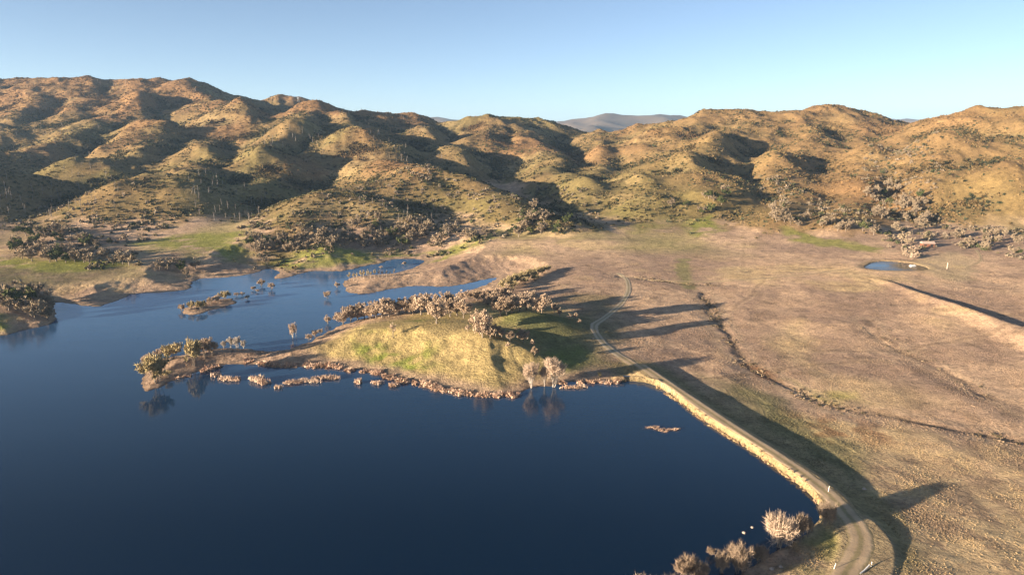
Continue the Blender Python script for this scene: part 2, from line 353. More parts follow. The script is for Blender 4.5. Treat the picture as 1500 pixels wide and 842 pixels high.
class N:
    def __init__(s, name):
        s.m = bpy.data.materials.new(name); s.m.use_nodes = True; s.t = s.m.node_tree; s.b = s.t.nodes['Principled BSDF']; s.out = s.t.nodes['Material Output']
    def n(s, typ, ins=None, **kw):
        q = s.t.nodes.new('ShaderNode' + typ)
        for k, v in kw.items(): setattr(q, k, v)
        for k, v in (ins or {}).items(): s.put(q.inputs[k], v)
        return q
    def put(s, sock, v):
        if hasattr(v, 'is_output') or hasattr(v, 'links') and not isinstance(v, (int, float)): s.t.links.new(v, sock)
        else: sock.default_value = v
    def noise(s, vec, scale, detail=4, rough=.55, dist=0.0):
        q = s.n('TexNoise', {'Scale': scale, 'Detail': detail, 'Roughness': rough, 'Distortion': dist}); 
        if vec is not None: s.t.links.new(vec, q.inputs['Vector'])
        return q.outputs['Fac']
    def ramp(s, fac, stops):
        q = s.n('ValToRGB'); s.t.links.new(fac, q.inputs[0]); e = q.color_ramp.elements
        while len(e) < len(stops): e.new(.5)
        for el, (p, c) in zip(e, stops): el.position = p; el.color = (*c, 1) if len(c) == 3 else c
        return q.outputs[0]
    def mix(s, fac, a, b, mode='MIX'):
        q = s.n('Mix', data_type='RGBA', blend_type=mode); s.put(q.inputs[0], fac); s.put(q.inputs[6], a); s.put(q.inputs[7], b); return q.outputs[2]
    def math(s, op, a, b=0.0, clamp=False):
        q = s.n('Math', operation=op, use_clamp=clamp); s.put(q.inputs[0], a); s.put(q.inputs[1], b); return q.outputs[0]
    def maprange(s, v, a, b, c, d):
        q = s.n('MapRange'); s.put(q.inputs[0], v)
        for i, x in enumerate((a, b, c, d)): s.put(q.inputs[i + 1], x)
        return q.outputs[0]
    def base(s, c, rough=.9, spec=.1):
        s.put(s.b.inputs['Base Color'], c); s.put(s.b.inputs['Roughness'], rough); s.put(s.b.inputs['Specular IOR Level'], spec)
    def bump(s, h, strength=.5, dist=.3):
        q = s.n('Bump', {'Strength': strength, 'Distance': dist}); s.t.links.new(h, q.inputs['Height']); s.t.links.new(q.outputs[0], s.b.inputs['Normal'])

# ------------------------------------------------------------------ ground colours (what grows or lies there, plus painted dam shade)
PX, PY = project(GX, GY, GZ)
def patch(pts, z=0, soft=8.0):
    """soft membership of a ground area outlined in the survey pixels"""
    P = P2(pts, z); lo = P.min(0) - 4 * soft; hi = P.max(0) + 4 * soft
    m = (GX > lo[0]) & (GX < hi[0]) & (GY > lo[1]) & (GY < hi[1]); o = np.zeros(GX.shape, np.float32)
    x, y = GX[m], GY[m]; wx = x + soft * .9 * noise(x / (soft * 2), y / (soft * 2), 81); wy = y + soft * .9 * noise(x / (soft * 2), y / (soft * 2), 82)
    d, _, _ = segdist(wx, wy, np.vstack([P, P[:1]])); d = np.where(inpoly(wx, wy, P), d, -d)
    o[m] = sstep(-soft, soft, d); return o
def mixc(A, B, f): return A * (1 - f[..., None]) + np.asarray(B, np.float32) * f[..., None]
nA = fbm(GX, GY, 70, 4, 101); nB = fbm(GX, GY, 22, 4, 102); nC = fbm(GX, GY, 7, 3, 103); nD = fbm(GX, GY, 160, 3, 104); nE = fbm(GX, GY, 2.4, 3, 105)
TAN = (.50, .355, .24); MAUVE = (.36, .255, .185); STRAW = (.54, .405, .225); GREEN = (.155, .19, .045); OLIVE = (.21, .18, .075); MUD = (.36, .26, .185); DARK = (.13, .10, .07); RUST = (.24, .12, .06)
Cg = np.zeros(GX.shape + (3,), np.float32) + np.asarray(TAN, np.float32)
Cg = mixc(Cg, MAUVE, sstep(-.4, .4, nA + .5 * nB))
Cg = mixc(Cg, STRAW, .8 * sstep(.15, .7, nD + .4 * nB - .3 * nA))
Cg = mixc(Cg, (.23, .165, .11), .55 * sstep(.2, .8, nC + .4 * nB))
Cg = mixc(Cg, (.25, .175, .125), .5 * sstep(.1, .75, nE + .5 * nA) * sstep(420, 250, GY))
for tr, f_, w_ in (([(1085,345),(1090,372),(1086,402)], .22, 1.2), ([(1190,500),(1270,507),(1350,498),(1500,480)], .4, 1.2), ([(1000,470),(1040,462),(1090,440),(1120,412)], .35, 1.1), ([(960,548),(1050,540),(1180,520),(1300,516)], .45, 1.1), ([(1250,395),(1350,415),(1430,430),(1500,436)], .35, 1.0), ([(880,352),(960,362),(1040,350),(1180,342)], .25, 1.3), ([(1330,760),(1400,735),(1500,720)], .35, .6)):
    d, _, _ = segdist(GX + 2 * noise(GX / 15, GY / 15, 141), GY + 2 * noise(GX / 15, GY / 15, 142), smooth_poly(P2(tr, 3), 2)); Cg = mixc(Cg, (.24, .175, .11), f_ * sstep(w_ * 1.4, w_ * .4, d)); Cg = mixc(Cg, (.58, .44, .29), f_ * .7 * sstep(w_ * 3, w_ * 1.6, d) * sstep(w_, w_ * 1.6, d))
bare = np.zeros(GX.shape, np.float32)
Cg = mixc(Cg, (.30, .215, .15), .6 * patch([(1215,690),(1330,650),(1520,640),(1560,900),(1290,900),(1300,800)], 0, 12) * sstep(-.6, .5, nB + nC))
# hillsides: dry brush soils
hillc = np.zeros_like(Cg) + np.asarray((.20, .142, .07), np.float32)
hillc = mixc(hillc, (.185, .15, .066), sstep(-.2, .5, nD + .4 * nA)); hillc = mixc(hillc, (.225, .13, .068), .7 * sstep(.0, .6, fbm(GX, GY, 210, 3, 110) + (GZ - 75) / 120))
hillc = mixc(hillc, (.31, .235, .12), .6 * sstep(.35, .8, nA + .5 * nC)); hillc = mixc(hillc, (.17, .165, .055), .4 * sstep(.2, .7, fbm(GX, GY, 120, 3, 111) - (GZ - 30) / 90))
hillc = mixc(hillc, (.26, .165, .08), .55 * sstep(40, 320, GX))
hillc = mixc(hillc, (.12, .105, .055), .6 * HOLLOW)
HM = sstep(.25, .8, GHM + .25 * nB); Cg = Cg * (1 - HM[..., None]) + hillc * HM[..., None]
# green at the foot of the hills
foot = sstep(-4, -1, GOV) * sstep(5, 1, GOV) * sstep(-.1, .4, nD) * sstep(-.35, .35, nA + .4) * (GY > 330)
Cg = mixc(Cg, (.22, .22, .07), .5 * foot)
# knoll
kn = patch([(470,500),(540,470),(640,452),(730,440),(800,440),(850,470),(850,520),(780,545),(700,572),(600,552),(500,538)], 4, 9)
Cg = mixc(Cg, (.33, .265, .11), .85 * kn); 
Cg = mixc(Cg, (.18, .215, .045), .95 * sstep(-.5,.5,nC) * patch([(515,510),(560,487),(620,475),(660,500),(640,535),(590,540),(530,535)], 5, 10) * sstep(-.3, .3, nB))
Cg = mixc(Cg, (.34, .265, .13), .7 * patch([(650,480),(700,480),(720,510),(680,550),(620,530)], 7, 8))
Cg = mixc(Cg, (.17, .19, .065), .8 * patch([(720,462),(780,458),(835,475),(800,478),(730,478)], 7, 6))
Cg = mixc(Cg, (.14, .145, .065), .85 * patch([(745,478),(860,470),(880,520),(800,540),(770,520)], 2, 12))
Cg = mixc(Cg, (.17, .16, .075), .6 * patch([(850,440),(905,440),(900,505),(860,500)], 2, 12))
Cg = mixc(Cg, (.15, .19, .05), .7 * patch([(800,525),(850,515),(870,530),(820,545)], 1, 6))
# left greens
for pts, z, s, f in (([(-20,412),(-20,385),(60,388),(130,382),(180,388),(190,392),(100,410),(30,415)], 6, 8, .95), ([(-60,470),(0,460),(30,478),(0,492),(-60,500)], 3, 5, .95), ([(180,365),(300,350),(360,350),(370,370),(300,375)], 8, 10, .9),
                  ([(385,378),(450,365),(560,362),(650,362),(730,350),(730,358),(640,372),(520,376),(420,382)], 6, 6, .9), ([(800,350),(900,332),(1000,325),(1000,331),(880,345)], 13, 6, .3), ([(1000,322),(1040,318),(1060,330),(1020,334)], 17, 6, .9), ([(1150,330),(1300,345),(1300,350),(1150,338)], 17, 5, .8)):
    Cg = mixc(Cg, (.24, .25, .06), f * patch(pts, z, s) * sstep(-1.0, .1, nB + .5 * nC))
Cg = mixc(Cg, (.25, .19, .12), .75 * patch([(-40,425),(-20,398),(100,402),(190,392),(190,398),(60,420)], 5, 5))
# far field furrows, straw spots and the dam's shadow shape in dark green
Cg = mixc(Cg, STRAW, .75 * patch([(1140,475),(1170,470),(1190,500),(1160,520),(1130,505)], 1, 10)); Cg = mixc(Cg, STRAW, .6 * patch([(1190,540),(1330,570),(1350,600),(1240,580)], -1, 12))
Cg = mixc(Cg, (.14, .15, .07), .75 * patch([(1035,575),(1100,585),(1250,680),(1290,760),(1300,800),(1240,740),(1130,660)], -5.5, 7))  # dark green patch; the dam's shadow outline is painted into the ground
Cg = mixc(Cg, RUST, .7 * patch([(1180,640),(1270,645),(1290,665),(1210,665)], -6, 9) * sstep(-.2, .3, nC)); Cg = mixc(Cg, RUST, .8 * patch([(1090,545),(1130,553),(1140,575),(1105,565)], -4.5, 3))
Cg = mixc(Cg, (.44, .36, .16), .8 * patch([(1205,590),(1245,590),(1240,608),(1200,604)], -5, 3)); Cg = mixc(Cg, (.2, .2, .06), .7 * patch([(1150,572),(1220,595),(1270,605),(1200,600)], -5, 4))
# dam faces
dd, _, ds = segdist(GX, GY, DAM); dd2, _, _ = segdist(GX, GY, SPURDAM)
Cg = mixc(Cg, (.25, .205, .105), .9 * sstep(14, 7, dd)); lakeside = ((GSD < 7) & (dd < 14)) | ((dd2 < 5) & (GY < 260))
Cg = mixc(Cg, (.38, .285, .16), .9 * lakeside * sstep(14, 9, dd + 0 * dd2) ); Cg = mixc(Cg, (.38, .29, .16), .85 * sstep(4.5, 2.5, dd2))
Cg = mixc(Cg, (.20, .20, .06), .8 * patch([(1100,842),(1180,795),(1232,760),(1250,800),(1225,842),(1180,880)], 1.5, 2.5) * sstep(-.5, .3, nB))
pd2, _, _ = segdist(GX, GY, PAD); Cg = mixc(Cg, (.32, .25, .16), .85 * sstep(6.5, 4, pd2)); Cg = mixc(Cg, (.36, .28, .15), .3 * patch([(1240,745),(1275,770),(1298,800),(1280,842),(1235,842),(1262,800)], 1, 2))
# creeks
for P, wd in ((CREEK, 3.0), (CREEK2, 2.0), (GULLY, 2.2)):
    d, _, _ = segdist(GX + 3 * noise(GX / 12, GY / 12, 41), GY + 3 * noise(GX / 12, GY / 12, 48), P); Cg = mixc(Cg, DARK, (.38 if P is CREEK else .22) * sstep(2.2, .6, d + .8 * nC)); Cg = mixc(Cg, DARK, .3 * sstep(wd, wd * .2, d) * sstep(-.4, .3, nC + .6 * nB)); 
    Cg = mixc(Cg, (.38, .29, .2), .5 * sstep(wd * 3, wd * 1.3, d) * sstep(wd * .8, wd * 1.4, d))
d, _, _ = segdist(GX, GY, smooth_poly(P2([(1000,380),(1003,400),(1008,412)], 6), 1)); Cg = mixc(Cg, (.17, .18, .065), .65 * sstep(6, 2, d + 3 * nC))
# drawn-down shore
Cg = mixc(Cg, MUD, .85 * sstep(9, 3, GSD + 3 * nB) * (dd > 14)); Cg = mixc(Cg, (.15, .105, .075), .8 * sstep(1.1, .3, GSD) * (dd > 8)); Cg = mixc(Cg, (.05, .06, .04), sstep(0, -1, GSD))
pd = np.full(GX.shape, 99, np.float32); mm = (np.abs(GX - 235) < 80) & (np.abs(GY - 400) < 70); pd[mm] = segdist(GX[mm], GY[mm], np.vstack([POND_S, POND_S[:1]]))[0]
Cg = mixc(Cg, (.40, .29, .17), .8 * sstep(5, 2.5, pd)); Cg = mixc(Cg, (.40,.33,.2), .5*patch([(1330,372),(1400,362),(1430,372),(1430,395),(1390,397)],11,4))

me = raw_mesh('ground', np.stack([GX, GY, GZ], -1), grid_faces(*GX.shape), np.full((len(ys) - 1) * (NU - 1), 4), smooth=True)
vcol(me, 'tint', Cg.reshape(-1, 3)); vcol(me, 'brush', HM.ravel())
g = N('ground_cover'); geo = g.n('NewGeometry'); pos = geo.outputs['Position']
tint = g.n('Attribute', attribute_name='tint').outputs['Color']; br = g.n('Attribute', attribute_name='brush').outputs['Fac']
n1 = g.noise(pos, 1.1, 5, .65); n2 = g.noise(pos, .22, 5, .6); n3 = g.noise(pos, 4.0, 3, .6)
v = g.ramp(n1, [(.25, (.55, .52, .5)), (.5, (.98, .98, .98)), (.78, (1.4, 1.36, 1.25))]); v2 = g.ramp(n2, [(.3, (.72, .72, .74)), (.7, (1.25, 1.22, 1.18))])
c = g.mix(1.0, g.mix(1.0, tint, v, 'MULTIPLY'), v2, 'MULTIPLY')
g.base(c, .95, .05)
hh = g.math('ADD', g.math('MULTIPLY', n1, .8), g.math('ADD', g.math('MULTIPLY', n2, 1.2), g.math('MULTIPLY', n3, .25)))
g.bump(hh, .8, .9)
ground = link('ground', me, g.m, kind='structure')

# far country: wide low land and mountain ranges to the horizon
FX, FY = np.meshgrid(np.linspace(-12000, 12000, 420), np.concatenate([np.linspace(1700, 9000, 230), np.linspace(9200, 14000, 20)]))
FX = FX.astype(np.float32); FY = FY.astype(np.float32)
MR = [([(560,182,5600),(625,176,5600),(650,176,5600),(690,181,5600),(730,188,5600)], .3), ([(780,186,5000),(834,177,5000),(862,174,5000),(892,171.5,5000),(925,175,5000),(967,173.5,5000),(1010,173.5,5100),(1080,180,5100)], .32),
      ([(1150,180,7000),(1230,178,7000),(1290,177.5,7000),(1340,177,7000),(1390,178,7000),(1600,170,7000)], .3), ([(-900,165,6500),(-300,170,6500),(200,172,6500),(500,180,6500)], .3), ([(1600,172,7000),(2200,172,7000)], .3),
      ([(892,172,5000),(880,186,4500),(870,200,4000)], .35), ([(967,174,5000),(975,190,4500),(960,200,4000)], .35), ([(834,177,5000),(835,190,4600)], .35)]
wx = FX + 90 * fbm(FX, FY, 500, 3, 201); wy = FY + 90 * fbm(FX, FY, 500, 3, 202)
FZ = np.full(FX.shape, 10, np.float32)
for P, k in MR:
    Q = ony(np.array([p[0] for p in P]), np.array([p[1] for p in P]), np.array([p[2] for p in P]))
    for i in range(len(Q) - 1):
        ax, ay, az = Q[i]; bx, by, bz = Q[i + 1]; dx, dy = bx - ax, by - ay
        t = np.clip(((wx - ax) * dx + (wy - ay) * dy) / (dx * dx + dy * dy), 0, 1)
        FZ = np.maximum(FZ, az + t * (bz - az) - k * (np.sqrt((wx - ax - t * dx) ** 2 + (wy - ay - t * dy) ** 2 + 900) - 30))
FZ += sstep(15, 80, FZ) * 15 * (ridged(FX, FY, 480, 4, 205) + .5)
FZ -= 40 * sstep(2100, 1700, FY)
fm = raw_mesh('mountains', np.stack([FX, FY, FZ], -1), grid_faces(*FX.shape), np.full((FX.shape[0] - 1) * (FX.shape[1] - 1), 4), smooth=True)
f = N('far_slopes'); p_ = f.n('NewGeometry').outputs['Position']
f.base(f.ramp(f.noise(p_, .004, 6, .6), [(.3, (.09, .08, .07)), (.55, (.17, .13, .10)), (.75, (.22, .175, .13))]), .95, .05)
link('mountains', fm, f.m, kind='structure')

# ------------------------------------------------------------------ water
def water_mat(name, base_col):
    q = N(name); p = q.n('NewGeometry').outputs['Position']; mp = q.n('Mapping', {'Vector': p, 'Rotation': (0, 0, R(25)), 'Scale': (.35, 1.0, 1.0)}).outputs[0]
    sh = q.n('Attribute', attribute_name='sky_sheen').outputs['Fac']; base_col = q.mix(sh, base_col, (.07, .17, .33, 1)) if name == 'lake_water' else base_col  # brighter sky reflection of the far water is painted into its base colour
    patchy = q.noise(q.n('Mapping', {'Vector': p, 'Rotation': (0, 0, R(-20)), 'Scale': (.5, 1.6, 1)}).outputs[0], .02, 4, .6)
    q.base(base_col, .03, .5); q.b.inputs['IOR'].default_value = 1.333
    h = q.math('ADD', q.noise(mp, 1.6, 3, .55), q.math('MULTIPLY', q.noise(mp, 5.0, 2, .5), .35))
    h = q.math('MULTIPLY', h, q.maprange(patchy, .38, .62, .25, 1.6))
    q.bump(h, .22, .1); return q.m
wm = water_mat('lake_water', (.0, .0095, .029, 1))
wv = [(-2200, -600, 0), (400, -600, 0), (400, 520, 0), (-2200, 520, 0)]
# sheet cut to the lake basin so that it never lies over the low field behind the dam
from mathutils.geometry import tessellate_polygon
def poly_sheet(name, P, z, mat):
    me = bpy.data.meshes.new(name); me.from_pydata([(p[0], p[1], z) for p in P], [], [list(range(len(P)))]); me.update()
    return link(name, me, mat, kind='structure')
def grow(P, r):
    P = np.asarray(P); n = len(P); area = .5 * np.sum(P[:, 0] * np.roll(P[:, 1], -1) - np.roll(P[:, 0], -1) * P[:, 1]); s = 1 if area > 0 else -1
    out = []
    for i in range(n):
        t = P[(i + 1) % n] - P[i - 1]; t = t / (np.linalg.norm(t) + 1e-9); out.append(P[i] + s * r * np.array([t[1], -t[0]]))
    return np.array(out)
# the basin: water's edge pushed 3 m into the banks
WX, WY = GX[:, ::2], GY[:, ::2]
wet = (GSD < 5.0) & (GY < 500)
idx = np.full(GX.shape, -1, np.int64)
F = grid_faces(*GX.shape); keep = wet.ravel()[F].any(1); F = F[keep]
uq, inv = np.unique(F, return_inverse=True); F = inv.reshape(-1, 4)
lv = np.stack([GX.ravel()[uq], GY.ravel()[uq], np.zeros(len(uq), np.float32)], -1)
lme = raw_mesh('lake', lv, F, np.full(len(F), 4), smooth=True); vcol(lme, 'sky_sheen', (np.clip((lv[:, 1] - 130) / 290, 0, 1) ** 1.25).astype(np.float32)); lk = link('lake', lme, wm, kind='structure')  # painted sheen grows with distance from the viewpoint
# the air of the valley
hz_ = bpy.data.materials.new('valley_air'); hz_.use_nodes = True; t_ = hz_.node_tree; t_.nodes.remove(t_.nodes['Principled BSDF'])
pv = t_.nodes.new('ShaderNodeVolumePrincipled'); pv.inputs['Color'].default_value = (.42, .66, 1.0, 1); pv.inputs['Density'].default_value = 6e-5; pv.inputs['Anisotropy'].default_value = .1
t_.links.new(pv.outputs[0], t_.nodes['Material Output'].inputs['Volume'])
x0, x1, y0, y1, z0, z1 = -12500, 12500, -700, 14500, -60, 420
hb = bpy.data.meshes.new('haze'); hb.from_pydata([(x0,y0,z0),(x1,y0,z0),(x1,y1,z0),(x0,y1,z0),(x0,y0,z1),(x1,y0,z1),(x1,y1,z1),(x0,y1,z1)], [], [[0,3,2,1],[4,5,6,7],[0,1,5,4],[1,2,6,5],[2,3,7,6],[3,0,4,7]])
link('haze', hb, hz_, kind='stuff')
poly_sheet('pond', smooth_poly(grow(POND, 1.5), 1, True), POND_Z, water_mat('pond_water', (.03, .05, .06, 1)))

# ------------------------------------------------------------------ tracks: worn dirt ribbons laid on the ground
def ribbon(name, pts_px, z, width, mat, lift=.05, it=3, kind='structure', wj=.5, xy=None):
    P = np.asarray(xy) if xy is not None else smooth_poly(P2(pts_px, z), it)
    seg = np.linalg.norm(np.diff(P, axis=0), axis=1); s = np.concatenate([[0], np.cumsum(seg)]); n = max(int(s[-1] / .7), 8)
    q = np.linspace(0, s[-1], n); X = np.interp(q, s, P[:, 0]); Y = np.interp(q, s, P[:, 1])
    T = np.stack([np.gradient(X), np.gradient(Y)], -1); T /= np.linalg.norm(T, axis=1)[:, None] + 1e-9; Nn = np.stack([-T[:, 1], T[:, 0]], -1)
    M = 9; u = np.linspace(-1, 1, M); wd = np.interp(q, np.linspace(0, s[-1], len(width)), width) if hasattr(width, '__len__') else np.full(n, width)
    wl = .5 * wd + wj * noise(q / 2.3, q * 0 + 3.3, 5) * .5; wr = .5 * wd + wj * noise(q / 2.3, q * 0 + 9.7, 6) * .5
    off = np.where(u[None] < 0, u[None] * wl[:, None], u[None] * wr[:, None])
    x = X[:, None] + off * Nn[:, :1]; y = Y[:, None] + off * Nn[:, 1:]
    zz = gz(x, y); zz = np.maximum(zz, 0) + lift - .12 * (np.abs(u) > .99)[None]
    me = raw_mesh(name, np.stack([x, y, zz], -1), grid_faces(n, M), np.full((n - 1) * (M - 1), 4), smooth=True)
    vcol(me, 'across', np.repeat(u[None], n, 0).ravel()); vcol(me, 'wide', np.repeat(wd[:, None], M, 1).ravel())
    return link(name, me, mat, kind=kind)
r_ = N('worn_dirt'); pp = r_.n('NewGeometry').outputs['Position']; ac = r_.n('Attribute', attribute_name='across').outputs['Fac']
ab = r_.math('ABSOLUTE', ac); nn = r_.noise(pp, 1.3, 5, .65); n2_ = r_.noise(pp, .25, 3, .5)
rut = r_.ramp(r_.math('ADD', ab, r_.math('MULTIPLY', r_.math('SUBTRACT', nn, .5), .45)), [(.08, (.29, .235, .13)), (.28, (.45, .335, .22)), (.62, (.47, .355, .235)), (.85, (.27, .22, .12)), (1.0, (.27, .21, .11))])
r_.base(r_.mix(1.0, rut, r_.ramp(n2_, [(.3, (.8, .8, .8)), (.7, (1.12, 1.1, 1.06))]), 'MULTIPLY'), .95, .05); r_.bump(nn, .5, .15)
road_px = [(1212,880),(1236,842),(1254,815),(1263,795),(1258,775),(1245,757),(1228,738),(1203,714),(1170,689),(1130,662),(1085,634),(1040,604),(1000,577),(967,554),(940,536),(915,522),(893,512),(876,500),(869,490),(872,480),(884,468),(900,455),(913,442),(921,430),(921,418),(917,408),(905,402)]
zs = [1.35] * 15 + [1.1, .95, .9, 1.2, 1.4, 1.9, 2.2, 2.5, 2.7, 3.0, 3.4, 3.8]
def track(pts):
    out = []
    for p in pts:
        v = at(*p); out.append((v.x, v.y))
    return np.array(out)
ROAD = smooth_poly(np.array([tuple(P2([p], z)[0]) for p, z in zip(road_px, zs)]), 3)
nr_ = len(ROAD); k_ = int(nr_ * 15.2 / 26)
ribbon('dirt_road', None, 0, [5.2, 5.2, 5.6, 5.6, 5.4] + [5.2] * 11, r_.m, .06, xy=ROAD[:k_])
t_ = N('pale_ruts'); p9 = t_.n('NewGeometry').outputs['Position']; a9 = t_.math('ABSOLUTE', t_.n('Attribute', attribute_name='across').outputs['Fac']); n9 = t_.noise(p9, 1.2, 5, .65)
t_.base(t_.ramp(t_.math('ADD', a9, t_.math('MULTIPLY', t_.math('SUBTRACT', n9, .5), .4)), [(.1, (.28, .235, .14)), (.3, (.42, .335, .235)), (.65, (.43, .345, .245)), (.88, (.25, .20, .12)), (1.0, (.27, .21, .12))]), .95, .05); t_.bump(n9, .5, .15)
ribbon('dirt_track', None, 0, [4.6, 3.5, 3.3, 3.1], t_.m, .07, xy=ROAD[k_ - 1:])
ribbon('dirt_track', None, 0, 2.4, r_.m, .05, xy=smooth_poly(track([(917,406),(935,408),(960,411),(1000,412),(1060,412),(1120,408),(1180,402),(1240,394),(1262,391)]), 2))
ribbon('dirt_track', None, 0, 2.2, r_.m, .05, xy=smooth_poly(track([(1445,400),(1410,397),(1420,390),(1436,384),(1437,375),(1430,366)]), 2))

# ------------------------------------------------------------------ plant building
def mat_plant(name, stops, rough=.85, var=.35, seedscale=.6):
    q = N(name); p = q.n('NewGeometry').outputs['Position']; oi = q.n('ObjectInfo').outputs['Random']
    fac = q.math('ADD', q.math('MULTIPLY', oi, var), q.math('MULTIPLY', q.noise(p, seedscale, 3, .6), 1 - var * .6), True)
    q.base(q.ramp(fac, stops), rough, .05); return q.m
M_bark = mat_plant('grey_bark', [(.2, (.10, .08, .065)), (.6, (.20, .165, .135)), (.9, (.27, .23, .19))])
M_pale = mat_plant('bleached_wood', [(.2, (.26, .22, .19)), (.6, (.42, .37, .32)), (.9, (.55, .5, .45))])
M_twig = mat_plant('brown_twigs', [(.2, (.14, .10, .075)), (.5, (.25, .19, .14)), (.85, (.36, .285, .21))])
M_snag = mat_plant('charred_grey_wood', [(.2, (.12, .105, .095)), (.6, (.22, .19, .17)), (.9, (.34, .30, .265))])
M_oak = mat_plant('oak_twigs', [(.15, (.20, .15, .105)), (.45, (.33, .25, .18)), (.7, (.41, .315, .235)), (.95, (.47, .37, .25))])
M_grove = mat_plant('grove_twigs', [(.15, (.13, .105, .075)), (.45, (.21, .165, .118)), (.7, (.27, .215, .155)), (.95, (.31, .25, .16))])
M_yel = mat_plant('olive_leaf', [(.2, (.17, .14, .07)), (.5, (.31, .25, .135)), (.85, (.42, .34, .2))])
M_pink = mat_plant('pink_twigs', [(.2, (.22, .16, .115)), (.5, (.36, .275, .205)), (.85, (.47, .37, .285))])
M_green = mat_plant('dark_leaf', [(.2, (.03, .04, .016)), (.5, (.06, .075, .03)), (.85, (.12, .125, .05))])
M_reed = mat_plant('dry_reed', [(.2, (.28, .18, .13)), (.5, (.46, .325, .24)), (.85, (.60, .46, .35))], seedscale=1.5)
M_willow = mat_plant('willow_twigs', [(.2, (.30, .22, .165)), (.5, (.43, .33, .25)), (.85, (.55, .44, .34))])
class MB:
    def __init__(s): s.V = []; s.F = []; s.S = []; s.n = 0
    def add(s, V, F):
        V = np.asarray(V, float).reshape(-1, 3); F = np.asarray(F, int); s.V.append(V); s.F.append((F + s.n).ravel()); s.S.append(np.full(len(F), F.shape[1])); s.n += len(V)
    def tube(s, P, rad, k=5):
        P = np.asarray(P, float); n = len(P); V = []
        for i in range(n):
            t = P[min(i + 1, n - 1)] - P[max(i - 1, 0)]; t /= np.linalg.norm(t) + 1e-9
            a = np.cross(t, [.31, .87, .2]); a /= np.linalg.norm(a) + 1e-9; b = np.cross(t, a)
            for j in range(k):
                th = 2 * math.pi * j / k; V.append(P[i] + rad[i] * (math.cos(th) * a + math.sin(th) * b))
        F = [[i * k + j, i * k + (j + 1) % k, (i + 1) * k + (j + 1) % k, (i + 1) * k + j] for i in range(n - 1) for j in range(k)]
        s.add(V, F)
    def tris(s, cen, size, rg, elong=1.0, up=None):
        """loose leaf- or twig-shaped faces round the given centres"""
        n = len(cen); a = rg.normal(size=(n, 3)); 
        if up is not None: a = a * .45 + up
        a /= np.linalg.norm(a, axis=1)[:, None]; b = np.cross(a, rg.normal(size=(n, 3))); b /= np.linalg.norm(b, axis=1)[:, None] + 1e-9
        sz = (size * rg.uniform(.6, 1.5, n))[:, None]
        V = np.stack([cen - a * sz * elong * .5 - b * sz * .45, cen - a * sz * elong * .5 + b * sz * .45, cen + a * sz * elong * .7], 1)
        s.add(V, np.arange(n * 3).reshape(-1, 3))
    def mesh(s, name, smooth=False): return raw_mesh(name, np.vstack(s.V), np.concatenate(s.F), np.concatenate(s.S), smooth=smooth)
    def box(s, lo, hi, rot=None):
        x0, y0, z0 = lo; x1, y1, z1 = hi
        V = np.array([(x0,y0,z0),(x1,y0,z0),(x1,y1,z0),(x0,y1,z0),(x0,y0,z1),(x1,y0,z1),(x1,y1,z1),(x0,y1,z1)], float)
        s.add(V, [[0,3,2,1],[4,5,6,7],[0,1,5,4],[1,2,6,5],[2,3,7,6],[3,0,4,7]])
def grow_tree(seed, H, spread, trunk_h, r0, nl, kind='oak', n_tri=1500, size=.34, elong=1.6):
    """unit: metres; returns (trunk mesh builder, crown mesh builder)"""
    rg = np.random.default_rng(seed); T = MB(); Cn = MB(); ends = []
    stems = 1 if kind == 'oak' else (4 if kind == 'willow' else 6)
    for sidx in range(stems):
        lean = rg.normal(size=2) * (.06 if kind == 'oak' else .32); th = trunk_h * rg.uniform(.85, 1.15)
        b0 = np.array([0, 0, -.35]) + (0 if kind == 'oak' else np.array([*(rg.normal(size=2) * .35), 0]))
        top = b0 + np.array([lean[0] * th, lean[1] * th, th + .35]); mid = (b0 + top) / 2 + np.array([*rg.normal(size=2) * .08 * th, 0])
        rr = r0 if kind == 'oak' else r0 * .6
        T.tube([b0, mid, top], [rr * 1.25, rr, rr * .8], 6)
        for l in range(nl if kind == 'oak' else max(nl // stems, 2)):
            az = 2 * math.pi * (l + rg.uniform(-.3, .3)) / max(nl if kind == 'oak' else nl // stems, 2) + sidx * 1.3
            L = (H - th) * rg.uniform(.65, 1.0); out = spread * rg.uniform(.45, 1.0)
            if kind != 'oak': out *= .75
            e = top + np.array([math.cos(az) * out, math.sin(az) * out, L * (rg.uniform(.35, .95) if kind == 'oak' else rg.uniform(.7, 1.0))])
            m = top * .5 + e * .5 + np.array([*(rg.normal(size=2) * .1 * out), -.06 * L if kind == 'oak' else .02 * L])
            T.tube([top, m, e], [rr * .6, rr * .36, rr * .1], 4); ends += [(m * .35 + e * .65, .8), (e, 1.0)]
            for k in range(2):
                e2 = m + (e - m) * rg.uniform(0, .6) + rg.normal(size=3) * np.array([.32, .32, .22]) * spread * .8 + np.array([0, 0, .1 * L])
                T.tube([m, e2], [rr * .25, rr * .05], 3); ends.append((e2, .8))
    ends.append((np.array([0, 0, H * .92]), .8))
    w_ = np.array([e[1] for e in ends]); E = np.array([e[0] for e in ends]); pick = rg.choice(len(E), n_tri, p=w_ / w_.sum())
    rad = spread * (.30 if kind == 'oak' else .26) * rg.uniform(.7, 1.3, len(E))
    d = rg.normal(size=(n_tri, 3)); d /= np.linalg.norm(d, axis=1)[:, None]; rr_ = rg.uniform(.25, 1.0, n_tri) ** .6
    c = E[pick] + d * (rad[pick] * rr_)[:, None] * np.array([1, 1, .8]); c[:, 2] = np.maximum(c[:, 2], trunk_h * .45)
    Cn.tris(c, size, rg, elong, up=(d * .9 + np.array([0, 0, .5])) if kind != 'leaf' else None)
    return T, Cn
PROTO = {}
